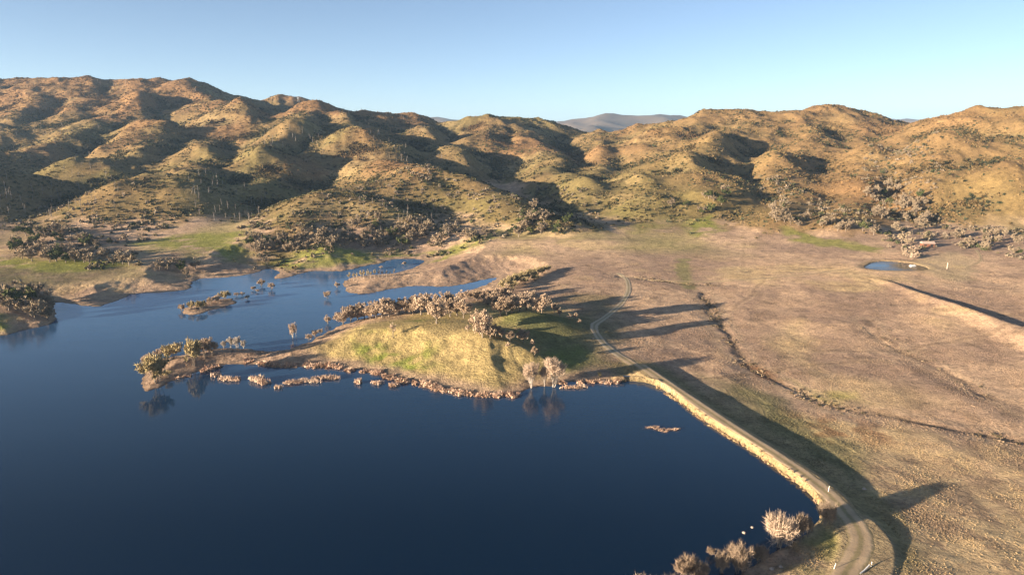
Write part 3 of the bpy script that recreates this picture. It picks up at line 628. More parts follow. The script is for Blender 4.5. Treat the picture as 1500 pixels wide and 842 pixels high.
def proto(key, n, **k):
    L = []
    for i in range(n):
        T, Cn = grow_tree(1000 + hash(key) % 97 * 0 + len(PROTO) * 31 + i * 7, **k); L.append((T.mesh('trunk', True), Cn.mesh('crown')))
    PROTO[key] = L
proto('oak', 5, H=9.0, spread=4.2, trunk_h=1.6, r0=.34, nl=9, n_tri=2600, size=.40, elong=1.5)
proto('far_oak', 4, H=8.0, spread=3.9, trunk_h=1.8, r0=.3, nl=6, n_tri=700, size=.6, elong=1.3)
proto('slim', 2, H=8.0, spread=2.2, trunk_h=3.0, r0=.18, nl=6, n_tri=420, size=.26, elong=2.2)
proto('willow', 3, H=9.0, spread=4.4, trunk_h=1.2, r0=.30, nl=16, kind='willow', n_tri=2200, size=.26, elong=3.0)
proto('shrub', 4, H=4.0, spread=2.6, trunk_h=.5, r0=.12, nl=14, kind='bush', n_tri=1700, size=.2, elong=2.4)
proto('near_shrub', 4, H=4.0, spread=2.6, trunk_h=.4, r0=.10, nl=26, kind='bush', n_tri=3600, size=.085, elong=9.0)
proto('near_willow', 3, H=9.0, spread=4.4, trunk_h=1.2, r0=.22, nl=24, kind='willow', n_tri=5000, size=.11, elong=9.0)
PH = {'near_shrub': 4.0, 'near_willow': 9.0, 'oak': 9.0, 'far_oak': 8.0, 'slim': 8.0, 'willow': 9.0, 'shrub': 4.0}
def tree(key, name, label, cat, pos, h, mats, group=None, sx=1.0, rg=rng):
    me_t, me_c = PROTO[key][int(rg.integers(len(PROTO[key])))]
    o = link(name, None, label=label, category=cat)
    if group: o['group'] = group
    o.location = pos; s = h / PH[key]; o.scale = (s * sx, s * sx, s); o.rotation_euler = (0, 0, rg.uniform(0, 6.28))
    for nm, me, m in (('trunk', me_t, mats[0]), ('crown', me_c, mats[1])):
        c = bpy.data.objects.new(nm, me); COL.objects.link(c); c.parent = o
        if not me.materials: me.materials.append(m)
        c.material_slots[0].link = 'OBJECT'; c.material_slots[0].material = m
    return o
def hpx(pos, h):
    """metres for an upright thing that spans h survey pixels at pos"""
    d = pos.y * cp - (pos.z - CAM_H) * sp_
    return h * d / FPX / .95
ORD = 'first second third fourth fifth sixth seventh eighth ninth tenth eleventh twelfth thirteenth fourteenth fifteenth sixteenth seventeenth eighteenth nineteenth twentieth'.split()

# ---- oaks on the knoll
row = [(503,475,21),(514,471,20),(524,469,19),(534,468,20),(543,467,21),(551,466,20),(560,465,22),(570,464,23),(585,461,20),(594,460,20),(605,460,22),(617,461,26),(627,460,24),(650,463,24),(660,464,22),(669,462,22),(679,466,23)]
for i, (x, y, h) in enumerate(row):
    p = at(x, y); tree('oak', 'oak_tree', f"bare brown oak, {ORD[i]} from the lake end of the knoll's back row", 'tree', p, hpx(p, h * 1.2), (M_bark, M_oak), 'oaks in a row along the back of the knoll', .95)
for x, y, h, sx, lab in [(640,474,37,.8,'tall full brown oak standing in front of the row on the knoll crest'),(632,453,22,1,'grey bare oak behind the row where its crowns close up'),(646,450,22,1,'pale grey oak at the water behind the tallest row oak'),(657,447,20,1,'grey oak at the inlet shore behind the right end of the row'),
   (707,494,38,.75,'tallest brown oak of the central clump on the knoll'),(698,480,26,.8,'rounded oak leaning on the left of the central clump'),(718,496,22,.9,'low spreading oak at the front right of the central clump'),(726,492,18,.9,'small oak behind the right edge of the central clump'),
   (767,502,20,.95,'round brown oak alone above the green shaded slope'),(576,494,22,.9,'sparse leafless oak alone on the sunny knoll meadow')]:
    p = at(x, y); key = 'oak' if 'sparse' not in lab else 'slim'; tree(key, 'oak_tree', lab, 'tree', p, hpx(p, h), (M_bark, M_oak), None, sx)
for x, y, h, lab in [(685,486,10,'small bush-like oak at the left foot of the central clump'),(735,494,14,'small oak just right of the central clump'),(747,500,16,'small round oak between the central clump and the lone round oak'),(744,510,9,'tiny oak sapling below the central clump on shaded ground'),
   (779,508,11,'small oak just right of the lone round oak'),(783,520,13,'lowest small oak on the shaded slope above the willows'),(812,458,14,'thin oak first of the few trailing down toward the road'),(820,463,12,'rounded little oak second of the few trailing toward the road'),
   (834,468,9,'little bush oak third of the few trailing toward the road'),(843,468,11,'pale little oak fourth of the few trailing toward the road'),(848,474,7,'tiny last sapling of the few trailing toward the road'),(755,486,6,'tiny bush at the edge of the shaded hollow')]:
    p = at(x, y); tree('oak' if h > 12 else 'far_oak', 'oak_tree', lab, 'tree', p, hpx(p, h), (M_bark, M_oak), None, .9)
mid = [(733,463,27),(742,462,26),(750,458,25),(761,456,26),(771,454,26),(781,453,26),(794,459,27)]
for i, (x, y, h) in enumerate(mid):
    p = at(x, y); tree('oak', 'oak_tree', f'full brown oak, {ORD[i]} from the left behind the small lit mound', 'tree', p, hpx(p, h), (M_bark, M_oak), 'oaks behind the small lit mound', 1.0)
mid2 = [(676,440,15),(686,440,15),(698,441,17),(709,442,18),(720,440,20),(731,439,21),(741,436,20),(727,447,20),(715,449,16),(745,446,20)]
for i, (x, y, h) in enumerate(mid2):
    p = at(x, y); tree('oak', 'oak_tree', "pinkish bare tree on the inlet's near bank" if i < 2 else 'bare oak in the thicket between the inlet and the mound', 'tree', p, hpx(p, h), (M_bark, M_pink if i < 2 else M_oak), 'pinkish inlet trees' if i < 2 else 'oak thicket at the inlet', .95)
for i, (x, y, h) in enumerate([(735,424,12),(742,421,13),(750,418,14),(757,416,14),(764,413,14),(771,411,13),(778,408,13),(786,405,12),(794,402,11),(801,399,10),(752,423,11),(768,417,11),(745,428,12),(783,412,10)]):
    p = at(x, y); tree('shrub', 'willow_shrub', 'straw yellow willow shrub lining the head of the inlet', 'shrub', p, hpx(p, h), (M_bark, M_yel), 'yellow shrubs at the inlet head', 1.0)
# ---- two pale willows and their neighbours by the dam corner
p = at(779, 568); tree('near_willow', 'willow_tree', 'pale pinkish fan-shaped willow, left of the pair at the knoll foot', 'tree', p, hpx(p, 36), (M_pale, M_willow), None, .78)
p = at(811, 566); tree('near_willow', 'willow_tree', 'pale multi-stemmed willow, right of the pair beside the dam corner', 'tree', p, hpx(p, 41), (M_pale, M_willow), None, .9)
p = at(798, 566); tree('near_willow', 'willow_tree', 'slender pale willow stem between the two bigger willows', 'tree', p, hpx(p, 30), (M_pale, M_willow), None, .5)
p = at(878, 553); tree('shrub', 'willow_shrub', 'small yellow green bush on the short dam wing', 'shrub', p, hpx(p, 8), (M_bark, M_yel), None, .7)
# ---- tip of the long peninsula
for x, y, h, sx, key, mt, lab in [(229,560,38,.8,'shrub',M_yel,'big straw yellow tree at the tip of the peninsula'),(255,526,22,.95,'shrub',M_yel,'round yellow tree behind the green patch on the peninsula'),(283,535,36,.62,'shrub',M_yel,'tall yellow tree in the middle of the peninsula'),(299,524,27,.7,'shrub',M_oak,'brown tree right behind the tall yellow tree on the peninsula'),
    (311,520,20,.7,'shrub',M_oak,'small brown tree at the right of the peninsula clump'),(217,536,17,.85,'shrub',M_pink,'pinkish bush on the far edge of the peninsula tip'),(235,524,13,1,'shrub',M_pink,'pink bush between the tip tree and the round yellow tree'),(276,528,24,.5,'slim',M_pink,'thin pink stem behind the tall yellow tree'),(246,553,10,1,'shrub',M_yel,'low bush on the near shore of the peninsula tip')]:
    p = at(x, y); tree(key, 'peninsula_tree' if key != 'slim' else 'thin_tree', lab, 'tree', p, hpx(p, h), (M_bark, mt), None, sx)
for i, (x, y, h) in enumerate([(328,510,11),(338,509,14),(347,509,15),(357,510,12)]):
    p = at(x, y); tree('willow', 'bleached_bush', 'grey leafless bush on the back shore of the peninsula neck', 'bush', p, hpx(p, h), (M_pale, M_pale), 'grey bushes on the peninsula neck', .8)
p = at(429, 497); tree('willow', 'drowned_tree', 'pale drowned tree standing in the lake behind the peninsula neck', 'tree', p, hpx(p, 24), (M_pale, M_willow), None, .45)
p = at(434, 497); tree('slim', 'drowned_tree', 'thin white drowned stem beside the pale drowned tree', 'tree', p, hpx(p, 26), (M_pale, M_willow), None, .35)
for x, y, h, lab in [(452,499,9,'low pink shrub at the waterline near the drowned tree'),(461,494,10,'pink shrub on the back shore between drowned tree and row'),(470,489,7,'small pink shrub nearest the row of oaks')]:
    p = at(x, y); tree('shrub', 'shore_shrub', lab, 'shrub', p, hpx(p, h), (M_bark, M_pink), None, .9)
# ---- shrubs standing in shallow water
for x, y, h, sx, lab in [(480,437,10,.8,'pink flooded shrub in the channel left of the spit tip'),(494,422,8,.7,'small pink flooded shrub just off the spit end'),(480,474,10,.8,'pink flooded shrub off the lake end of the oak row'),(383,419,9,1,'larger pink flooded shrub in the shallows beyond the islet'),(397,424,9,.9,'pink flooded shrub close to the low mud bar'),(371,425,5,1.2,'low pale flooded shrub between the islet and the mud bar'),(377,428,4,1.2,'flat pale flooded twigs nearest the islet shallows'),(346,434,5,1.2,'flat pink flooded twigs right behind the islet'),(355,433,5,1.1,'pink flooded twigs off the islet end'),(362,438,5,1.2,'dark twig raft off the islet end'),(592,388,4,1.4,'pink flooded shrub in the far bay behind the spit'),(558,393,3,1.6,'white twig raft by the far bay bank')]:
    p = at(x, y); tree('shrub', 'flooded_shrub', lab, 'shrub', p, hpx(p, h), (M_bark, M_pink), None, sx)
for x, y, h, sx, mt, lab in [(267,456,10,.8,M_pink,'pink bush at the left end of the islet'),(281,453,11,.9,M_yel,'yellow bush second from the left on the islet'),(295,454,13,1,M_yel,'widest yellow bush in the middle of the islet'),(308,446,10,1,M_oak,'brown bush at the back of the islet middle'),(318,443,10,.9,M_oak,'brown bush beside the round one on the islet'),(329,440,13,.95,M_yel,'round bush at the right end of the islet')]:
    p = at(x, y); tree('shrub', 'islet_bush', lab, 'bush', p, hpx(p, h), (M_bark, mt), None, sx)
# thin pale poplars on the spit
for i in range(13):
    p = at(512 + i * 5.4 + rng.uniform(-1, 1), 412 - i * .62); tree('slim', 'thin_tree', 'thin pale green tree in the row on the spit tip', 'tree', p, hpx(p, rng.uniform(11, 15) * (1 if i < 9 else .75)), (M_pale, M_yel if i < 8 else M_bark), 'thin trees on the spit', .6)
# ---- near shore at the dam's end
for x, y, h, sx, key, mt, lab in [(1141,802,50,.74,'shrub',M_pink,'large pale pink leafless willow bush at the near shore'),(1156,798,34,.5,'shrub',M_twig,'brown twiggy bush tucked behind the large pale willow bush'),(1172,792,44,.5,'willow',M_twig,'tall thin-stemmed bush right of the large pale willow bush'),(1183,786,32,.45,'willow',M_twig,'narrow purple twig bush nearest the lake corner'),
    (1210,768,32,.62,'shrub',M_twig,'dark rounded bush at the corner where the dam ends'),(1081,838,40,.7,'shrub',M_twig,'broad pinkish bush at the bottom shore'),(1057,838,30,.6,'shrub',M_twig,'smaller pinkish bush left of the broad one'),(1112,824,25,.7,'shrub',M_twig,'purple grey bush between the broad and the large pale bushes'),
    (1004,848,34,.75,'shrub',M_twig,'pale bush leftmost on the bottom shore'),(1026,852,30,.7,'shrub',M_twig,'pale bush second from the left on the bottom shore'),(1042,812,10,1,'shrub',M_twig,'small round pale tuft alone in the water'),(940,900,60,.9,'willow',M_twig,'pale willow further along the near shore'),(985,895,55,.9,'willow',M_twig,'second pale willow further along the near shore')]:
    p = at(x, y)
    if p is None: continue
    tree('near_' + key, 'willow_bush', lab, 'bush', p, hpx(p, h), (M_bark, mt), None, sx)
# ---- groves: individual bare oaks
def grove(n, outline, h, label, group, mats=(M_bark, M_grove), key='far_oak', name='oak_tree', hill=None, dark=.0):
    Q = np.array(outline, float); lo = Q.min(0); hi = Q.max(0); k = 0; tries = 0; got = []
    while k < n and tries < 6000:
        tries += 1; x, y = rng.uniform(lo, hi)
        if not inpoly(np.array([x]), np.array([y]), Q)[0]: continue
        p = at(x, y)
        if p is None or p.z < .1 or any((p.x - q[0]) ** 2 + (p.y - q[1]) ** 2 < (h * .42) ** 2 for q in got): continue
        got.append((p.x, p.y)); m = (mats[0], M_green if rng.random() < dark else mats[1])
        tree(key, name, label, 'tree', p, h * rng.uniform(.7, 1.2), m, group, rng.uniform(.85, 1.15)); k += 1
grove(15, [(-10,455),(10,440),(40,442),(80,450),(82,468),(62,472),(40,468),(20,455)], 9, 'brown bare oak in the shady clump on the left headland', 'oaks on the left headland', dark=.15)
grove(30, [(-5,375),(20,345),(60,348),(110,370),(180,382),(175,392),(100,388),(40,385)], 7.5, 'grey brown oak in the sunny grove at the foot of the left hills', 'oaks at the foot of the left hills', dark=.12)
grove(16, [(20,345),(60,330),(120,350),(190,380),(200,392),(170,385),(90,360)], 7.5, 'grey oak in the shaded hollow behind the left grove', 'oaks in the left hollow', dark=.3)
grove(8, [(200,375),(290,392),(285,415),(265,410),(230,398)], 6, 'dark bush-like oak near the left point of the far shore', 'oaks near the left point', dark=.25)
grove(9, [(362,352),(388,352),(392,390),(372,392)], 7, 'grey oak around the narrow creek mouth on the far shore', 'oaks at the creek mouth', dark=.2)
grove(20, [(385,358),(470,345),(500,352),(480,368),(400,374)], 7.5, 'bare oak at the foot of the round hill on the far shore', 'oaks below the round hill', dark=.1)
grove(38, [(500,335),(560,318),(640,330),(730,345),(728,355),(640,362),(500,364)], 7.5, 'bare oak in the long grove above the far bay', 'oaks above the far bay', dark=.1)
grove(22, [(730,330),(780,305),(830,318),(860,340),(820,350),(760,352)], 7.5, 'oak in the wooded creek gap between the hills', 'oaks in the creek gap', dark=.35)
grove(40, [(1260,290),(1300,268),(1350,290),(1365,330),(1330,362),(1312,352),(1290,335)], 7.5, 'grey oak in the ravine wood above the pond', 'oaks in the ravine above the pond', dark=.2)
grove(22, [(1120,305),(1170,318),(1290,340),(1290,348),(1180,335),(1120,322)], 6.5, 'grey oak along the foot of the right hills', 'oaks along the right hill foot', dark=.15)
grove(14, [(1370,345),(1440,340),(1500,350),(1500,378),(1460,372),(1400,355)], 6, 'bush-like oak on the slope right of the pond', 'oaks right of the pond', dark=.1)
grove(14, [(955,300),(1000,300),(1060,280),(1070,300),(1010,325),(960,318)], 6.5, 'dark oak in the shaded nooks of the middle right hills', 'oaks in the middle right hills', dark=.5)
grove(5, [(1318,370),(1345,365),(1350,380),(1325,382)], 4, 'reddish bush behind the pond bank', 'bushes behind the pond bank', mats=(M_bark, M_pink))

# ---- fire-killed snags on the left hills
def snag_mesh(seed):
    rg = np.random.default_rng(seed); T = MB(); H = 9.0; lean = rg.normal(size=2) * .5
    pts = [np.array([0, 0, -.4]), np.array([lean[0] * .4, lean[1] * .4, H * .45]), np.array([lean[0], lean[1], H])]
    T.tube(pts, [.24, .17, .04], 6)
    for i in range(13):
        f = rg.uniform(.35, .92); b = pts[0] + (pts[2] - pts[0]) * f; az = rg.uniform(0, 6.28); L = (1.1 - f) * rg.uniform(1.8, 3.4)
        T.tube([b, b + np.array([math.cos(az) * L, math.sin(az) * L, L * rg.uniform(.2, .8)])], [.11, .03], 4)
    return T.mesh('snag')
SN = [snag_mesh(s) for s in range(6)]
for m_ in SN: m_.materials.append(M_snag)
def snags(n, outline, label, group, h=(4.0, 7.5)):
    Q = np.array(outline, float); lo = Q.min(0); hi = Q.max(0); k = t = 0
    while k < n and t < 4000:
        t += 1; x, y = rng.uniform(lo, hi)
        if not inpoly(np.array([x]), np.array([y]), Q)[0]: continue
        p = at(x, y)
        if p is None: continue
        o = link('dead_tree', SN[int(rng.integers(6))], (), label=label, category='dead tree', group=group); s = rng.uniform(*h) / 9
        o.location = p; o.scale = (s * rng.uniform(.9, 1.5),) * 2 + (s,); o.rotation_euler = (0, 0, rng.uniform(0, 6.28)); k += 1
snags(36, [(0,175),(120,175),(200,215),(190,255),(60,250),(0,240)], 'bleached dead trunk high on the upper left slopes', 'snags on the upper left slopes')
snags(60, [(0,255),(170,255),(190,285),(140,335),(60,335),(0,330)], 'bleached dead trunk in the shaded lower left valley', 'snags in the lower left valley')
snags(40, [(270,250),(310,255),(390,290),(380,330),(290,325),(275,285)], 'bleached dead trunk in the shadow right of the round green hill', 'snags right of the round green hill')
snags(16, [(100,118),(300,128),(300,136),(100,125)], 'dead trunk poking above the left skyline ridge', 'snags on the left skyline', (5, 8))
snags(22, [(370,190),(470,185),(520,215),(480,240),(380,230)], 'dead trunk on the flank of the pointed middle hill', 'snags on the pointed middle hill')
snags(44, [(520,185),(620,180),(660,235),(640,260),(570,235)], 'dead trunk in the blue shaded bowl below the middle skyline', 'snags in the shaded middle bowl')
snags(14, [(500,161),(650,174),(650,180),(500,168)], 'dead trunk poking above the middle skyline', 'snags on the middle skyline', (4, 7))
snags(40, [(520,290),(600,300),(720,320),(720,345),(600,350),(520,330)], 'dead trunk among shrubs on the far shore slope', 'snags on the far shore slope', (4, 7))
p = at(437, 150)

# ------------------------------------------------------------------ chaparral and grass: uncountable cover
def scatter(n, dens, ymin, ymax):
    """random points over the fan of ground, thinned by a density grid"""
    out = []
    i0, i1 = np.searchsorted(ys, [ymin, ymax]); area = np.gradient(ys)[:, None] * np.gradient(us)[None] * (ys[:, None] + YC)
    W = (area * dens)[i0:i1]; tot = W.sum(); cdf = np.cumsum(W.ravel()); k = np.searchsorted(cdf, rng.uniform(0, tot, n)); i = k // NU + i0; j = k % NU
    i = np.clip(i, 0, len(ys) - 2); fy = rng.random(n); fx = rng.uniform(-.5, .5, n)
    y = ys[i] + fy * (ys[i + 1] - ys[i]); x = (us[j] + fx * (us[1] - us[0])) * (y + YC)
    return x, y, gz(x, y)
def cover(name, x, y, z, size, tint, per, flat=.7, elong=1.1, upw=.3, mat=None, label=None, cat=None, small=.5):
    n = len(x); m = n * per; d = rng.normal(size=(m, 3)); d /= np.linalg.norm(d, axis=1)[:, None]; d[:, 2] = np.abs(d[:, 2]) * flat * 1.25
    rr = rng.uniform(.45, 1.0, m); S = np.repeat(size, per); lob = 1 + .35 * np.sin(np.arctan2(d[:, 1], d[:, 0]) * 3 + np.repeat(rng.uniform(0, 6, n), per))
    cen = np.stack([np.repeat(x, per), np.repeat(y, per), np.repeat(z, per)], -1) + d * (S * .5 * rr * lob)[:, None]
    a = rng.normal(size=(m, 3)); a = a * .7 + d * .4 + np.array([0, 0, upw]); a /= np.linalg.norm(a, axis=1)[:, None]; b = np.cross(a, rng.normal(size=(m, 3))); b /= np.linalg.norm(b, axis=1)[:, None] + 1e-9
    sz = (S * small * rng.uniform(.6, 1.3, m))[:, None]
    V = np.stack([cen - a * sz * elong * .4 - b * sz * .45, cen - a * sz * elong * .4 + b * sz * .45, cen + a * sz * elong * .6], 1)
    me = raw_mesh(name, V, np.arange(m * 3), np.full(m, 3)); vcol(me, 'tint', np.repeat(tint * np.exp(rng.normal(size=(n, 1)) * .12), per * 3, 0))
    o = link(name, me, mat, kind='stuff')
    if label: o['label'] = label; o['category'] = cat
    return o
cm = N('brush_leaf'); cm.base(cm.n('Attribute', attribute_name='tint').outputs['Color'], .9, .04); M_brush = cm.m
vis = (np.abs(PX - 750) < 900)
dens = HM * np.clip(.55 + .9 * fbm(GX, GY, 60, 3, 301) + .4 * fbm(GX, GY, 18, 2, 303), .06, 1.4) * (.6 + 2.2 * HOLLOW) * vis
x, y, z = scatter(150000, dens, 380, 1650)
nz_ = fbm(x, y, 140, 3, 305) + .5 * fbm(x, y, 30, 2, 306); red = sstep(.0, .5, fbm(x, y, 220, 3, 110) + (z - 80) / 120)
pal = np.array([(.112, .098, .048), (.155, .124, .058), (.195, .145, .078), (.055, .06, .034)]); k = rng.choice(4, len(x), p=(.36, .28, .18, .18)); tint = pal[k]
tint = tint * (1 - .55 * red[:, None]) + np.array((.215, .115, .06)) * .55 * red[:, None]
tint = np.where((nz_ > .45)[:, None] & (k != 2)[:, None], tint * .55, tint)
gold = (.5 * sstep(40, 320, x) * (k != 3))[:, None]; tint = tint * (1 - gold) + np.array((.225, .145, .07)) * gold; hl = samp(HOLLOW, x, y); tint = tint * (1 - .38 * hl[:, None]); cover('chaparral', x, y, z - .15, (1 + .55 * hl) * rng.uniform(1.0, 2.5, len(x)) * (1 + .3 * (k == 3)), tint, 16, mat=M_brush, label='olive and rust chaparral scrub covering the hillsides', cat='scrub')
thick = np.zeros(GX.shape, np.float32)
for pts, zz in (([(-10,345),(60,330),(130,325),(190,350),(200,385),(120,385),(60,350)], 10), ([(150,330),(200,320),(260,330),(230,345),(170,352)], 14), ([(360,340),(395,330),(400,395),(365,392)], 8), ([(395,350),(520,320),(620,310),(740,330),(735,352),(640,360),(500,362),(400,372)], 9), ([(740,330),(790,300),(870,320),(860,340),(800,352)], 10), ([(1250,300),(1300,260),(1360,290),(1375,340),(1335,365),(1305,350)], 14), ([(1120,302),(1300,338),(1300,349),(1120,325)], 11), ([(1370,340),(1500,345),(1500,378),(1400,358)], 10)):
    thick = np.maximum(thick, patch(pts, zz, 7))
x, y, z = scatter(2300, thick * vis * (GSD > 4) * np.clip(.4 + 1.2 * fbm(GX, GY, 22, 2, 321), .02, 1.5), 330, 760)
pal = np.array([(.19, .155, .115), (.15, .125, .075), (.24, .19, .14), (.07, .075, .038)]); tint = pal[rng.choice(4, len(x), p=(.36, .26, .2, .18))]
cover('oak_thicket', x, y, z, rng.uniform(1.3, 3.8, len(x)), tint, 46, flat=.95, mat=M_brush, label='grey brown oak thickets in the creases at the foot of the hills', cat='thicket', small=.34)
# tussocks of dry grass over the near field
rdist, _, _ = segdist(GX, GY, ROAD[::3])
fieldm = (rdist > 4.2) & (pd2 > 5) & (GSD > 2) & (GHM < .2) & vis & (pd > 6) & (dd > 8)
wet_ = fbm(GX, GY, 14, 3, 311)
dens = fieldm * np.clip(.5 + 1.1 * wet_, .05, 1.6) * (1 - .85 * kn) * np.clip(330 / (GY + 60) - .25, 0, 1.4)
x, y, z = scatter(150000, dens, 70, 430)
tc = np.stack([samp(Cg[..., i], x, y) for i in range(3)], -1)
cover('grass_tussocks', x, y, z, rng.uniform(.16, .42, len(x)), tc * .74, 5, flat=.4, elong=1.0, upw=.8, mat=M_brush, label='dry tan grass tussocks over the low field', cat='grass', small=.62)
# brush along the creek
def along(P, n, sp):
    s = np.concatenate([[0], np.cumsum(np.linalg.norm(np.diff(P, axis=0), axis=1))]); q = rng.uniform(0, s[-1], n)
    q = q[noise(q / 22, q * 0 + 1.7, 9) > -.15]
    return np.interp(q, s, P[:, 0]) + rng.normal(size=len(q)) * sp, np.interp(q, s, P[:, 1]) + rng.normal(size=len(q)) * sp
xs, yy = zip(along(CREEK[2:], 700, 2.2), along(CREEK2, 160, 1.5), along(GULLY, 110, 3.0)); x = np.concatenate(xs); y = np.concatenate(yy); z = gz(x, y)
pal = np.array([(.30, .22, .15), (.20, .15, .10), (.14, .115, .07), (.36, .28, .19)]); tint = pal[rng.integers(0, 4, len(x))]
cover('creek_brush', x, y, z - .1, rng.uniform(.4, 1.1, len(x)), tint * .7, 22, mat=M_brush, label='grey brown brush tangled along the winding creek bed', cat='brush')
# fringe of pink reeds along the knoll shore
def fringe(px, n, off, sp):
    P = P2(px); s = np.concatenate([[0], np.cumsum(np.linalg.norm(np.diff(P, axis=0), axis=1))]); q = rng.uniform(0, s[-1], n); q = q[noise(q / 5, q * 0 + .7, 19) > -.35]
    return np.interp(q, s, P[:, 0]) + rng.normal(size=len(q)) * sp, np.interp(q, s, P[:, 1]) + rng.normal(size=len(q)) * sp + off
f1 = fringe([(508,543),(547,545),(568,552),(581,557),(617,563),(642,570),(670,576),(700,579),(730,580),(755,579)], 520, .2, .9); f2 = fringe([(360,531),(385,534),(412,537),(450,536),(500,539)], 260, .4, .9); f3 = fringe([(820,562),(845,561),(880,560),(905,560)], 110, .2, .5); f4 = fringe([(268,552),(285,548),(301,543),(318,537)], 60, -.3, .8)
x = np.concatenate([f[0] for f in (f1, f2, f3, f4)]); y = np.concatenate([f[1] for f in (f1, f2, f3, f4)]); z = np.maximum(gz(x, y), 0)
tint = np.array([(.46, .31, .225), (.36, .24, .17), (.54, .39, .29)])[rng.integers(0, 3, len(x))]
cover('reed_fringe', x, y, z - .05, rng.uniform(.7, 1.9, len(x)), tint, 26, flat=.6, elong=2.4, upw=.9, mat=M_brush, label='pinkish dry reeds fringing the knoll shore', cat='reeds', small=.3)
lake_edge = fringe([(960,566),(1000,592),(1030,616),(1062,636),(1100,659),(1137,686),(1168,706),(1187,724),(1198,737)], 520, 0, .35); x, y = lake_edge; z = np.maximum(gz(x, y), 0)
cover('bank_weeds', x, y, z, rng.uniform(.3, .9, len(x)), np.array([(.30, .20, .13), (.44, .33, .18)])[rng.integers(0, 2, len(x))], 16, flat=.6, elong=1.8, upw=.8, mat=M_brush, label='brown weeds along the waterline of the dam', cat='weeds', small=.35)
# reed clumps standing clear of the shore
def reed_mesh(seed, lx, ly, n):
    rg = np.random.default_rng(seed); B = MB(); r = np.sqrt(rg.random(n)); t = rg.uniform(0, 6.28, n); lob = 1 + .3 * np.sin(3 * t + seed)
    c = np.stack([lx * r * lob * np.cos(t), ly * r * lob * np.sin(t), rg.uniform(.05, .9, n)], -1); B.tris(c, .32, rg, 2.6, up=np.array([0, 0, .9])); return B.mesh('reeds')
for i, (x, y, lx, ly, sz, lab) in enumerate([(328,556,1.8,1.0,1.0,'pink reed clump nearest the peninsula tip'),(335,557,1.6,1.0,1.1,'pink reed clump second out from the peninsula tip'),(344,557,2.0,1.1,1.0,'broad pink reed clump third out from the peninsula tip'),(377,558,2.4,1.4,1.6,'tall pink reed clump in the open water gap'),(386,562,2.0,1.2,1.2,'pink reed clump beside the tall one in the gap'),
    (408,568,1.5,.9,.9,'small pink reed clump right of the gap'),(428,561,3.0,1.2,.8,'left part of the long pink reed mat'),(450,559,4.5,1.5,.9,'middle of the long pink reed mat'),(480,554,4.5,1.5,.9,'right part of the long pink reed mat'),(525,561,1.2,1.0,1.3,'pointed pink reed clump between mat and knoll'),(553,562,2.0,1.1,1.0,'pink reed clump off the left knoll shore'),(577,566,1.8,1.0,1.0,'pink reed clump in front of the reed fringe'),(316,551,1.6,1.0,1.2,'brown reed clump against the peninsula bank'),
    (836,568,3.2,1.0,.7,'pink reed mat off the willow pair'),(850,567,2.2,.9,.7,'pale reed mat toward the dam wing'),(957,626,2.2,.7,.35,'left arm of the floating weed raft by the dam'),(972,630,2.0,1.1,.35,'middle of the floating weed raft by the dam'),(988,629,1.6,.6,.35,'right arm of the floating weed raft by the dam'),(889,562,1.2,.5,.4,'small pale weed patch off the dam wing')]):
    p = at(x, y); o = link('reed_clump', reed_mesh(40 + i, lx, ly, int(60 + 45 * lx * ly)), M_reed, label=lab, category='reeds'); o.location = (p.x, p.y, 0); o.scale = (1, 1, sz)

# ------------------------------------------------------------------ small built things
def plain(name, c, rough=.7):
    q = N(name); p = q.n('NewGeometry').outputs['Position']; v = q.ramp(q.noise(p, 3, 4, .6), [(.3, tuple(a * .8 for a in c)), (.7, c)]); q.base(v, rough, .2); return q.m
M_white = plain('white_paint', (.78, .76, .72)); M_roof = plain('pale_metal_roof', (.42, .33, .28)); M_rust = plain('red_brown_boards', (.20, .09, .06)); M_wood = plain('weathered_wood', (.5, .44, .38)); M_dark = plain('dark_opening', (.03, .03, .03)); M_rock = plain('pale_rock', (.42, .34, .28)); M_steel = plain('grey_steel', (.22, .23, .24))
def post(x, y, h, lean, lab, name='marker_post', mat=M_white, r=.065):
    p = at(x, y); o = link(name, None, label=lab, category='post'); o.location = p
    B = MB(); B.tube([(0, 0, -.4), (lean[0] * .5, lean[1] * .5, h * .5), (lean[0], lean[1], h)], [r, r, r * .95], 8); link('shaft', B.mesh('shaft', True), mat, o)
    B = MB(); B.tube([(lean[0], lean[1], h - .02), (lean[0], lean[1], h + .05), (lean[0] * 1.02, lean[1] * 1.02, h + .09)], [r * 1.25, r * 1.25, r * .4], 8); link('cap', B.mesh('cap', True), mat, o)
post(1213, 720, 1.35, (.16, 0), 'upright white post on the dam shoulder above the shaded field')
post(1221, 833, 1.05, (.36, .1), 'white post leaning over in the grass left of the road bend')
post(1276, 829, .9, (.05, 0), 'short white post beside the lying pipe right of the road')
post(1387, 394, 3.6, (.1, 0), 'pale pole at the right end of the pond bank', mat=M_wood, r=.22)
p = at(1266, 836); o = link('lying_pipe', None, label='white pipe lying on a rough bank at the road edge', category='pipe'); o.location = p
B = MB(); B.tube([(-1.3, -1.0, .22), (0, 0, .2), (1.4, 1.1, .45)], [.13, .13, .13], 9); link('tube', B.mesh('tube', True), M_white, o)
B = MB(); B.tube([(1.38, 1.08, .445), (1.5, 1.18, .47)], [.18, .18], 9); link('collar', B.mesh('collar', True), M_white, o)
p = at(437, 149)
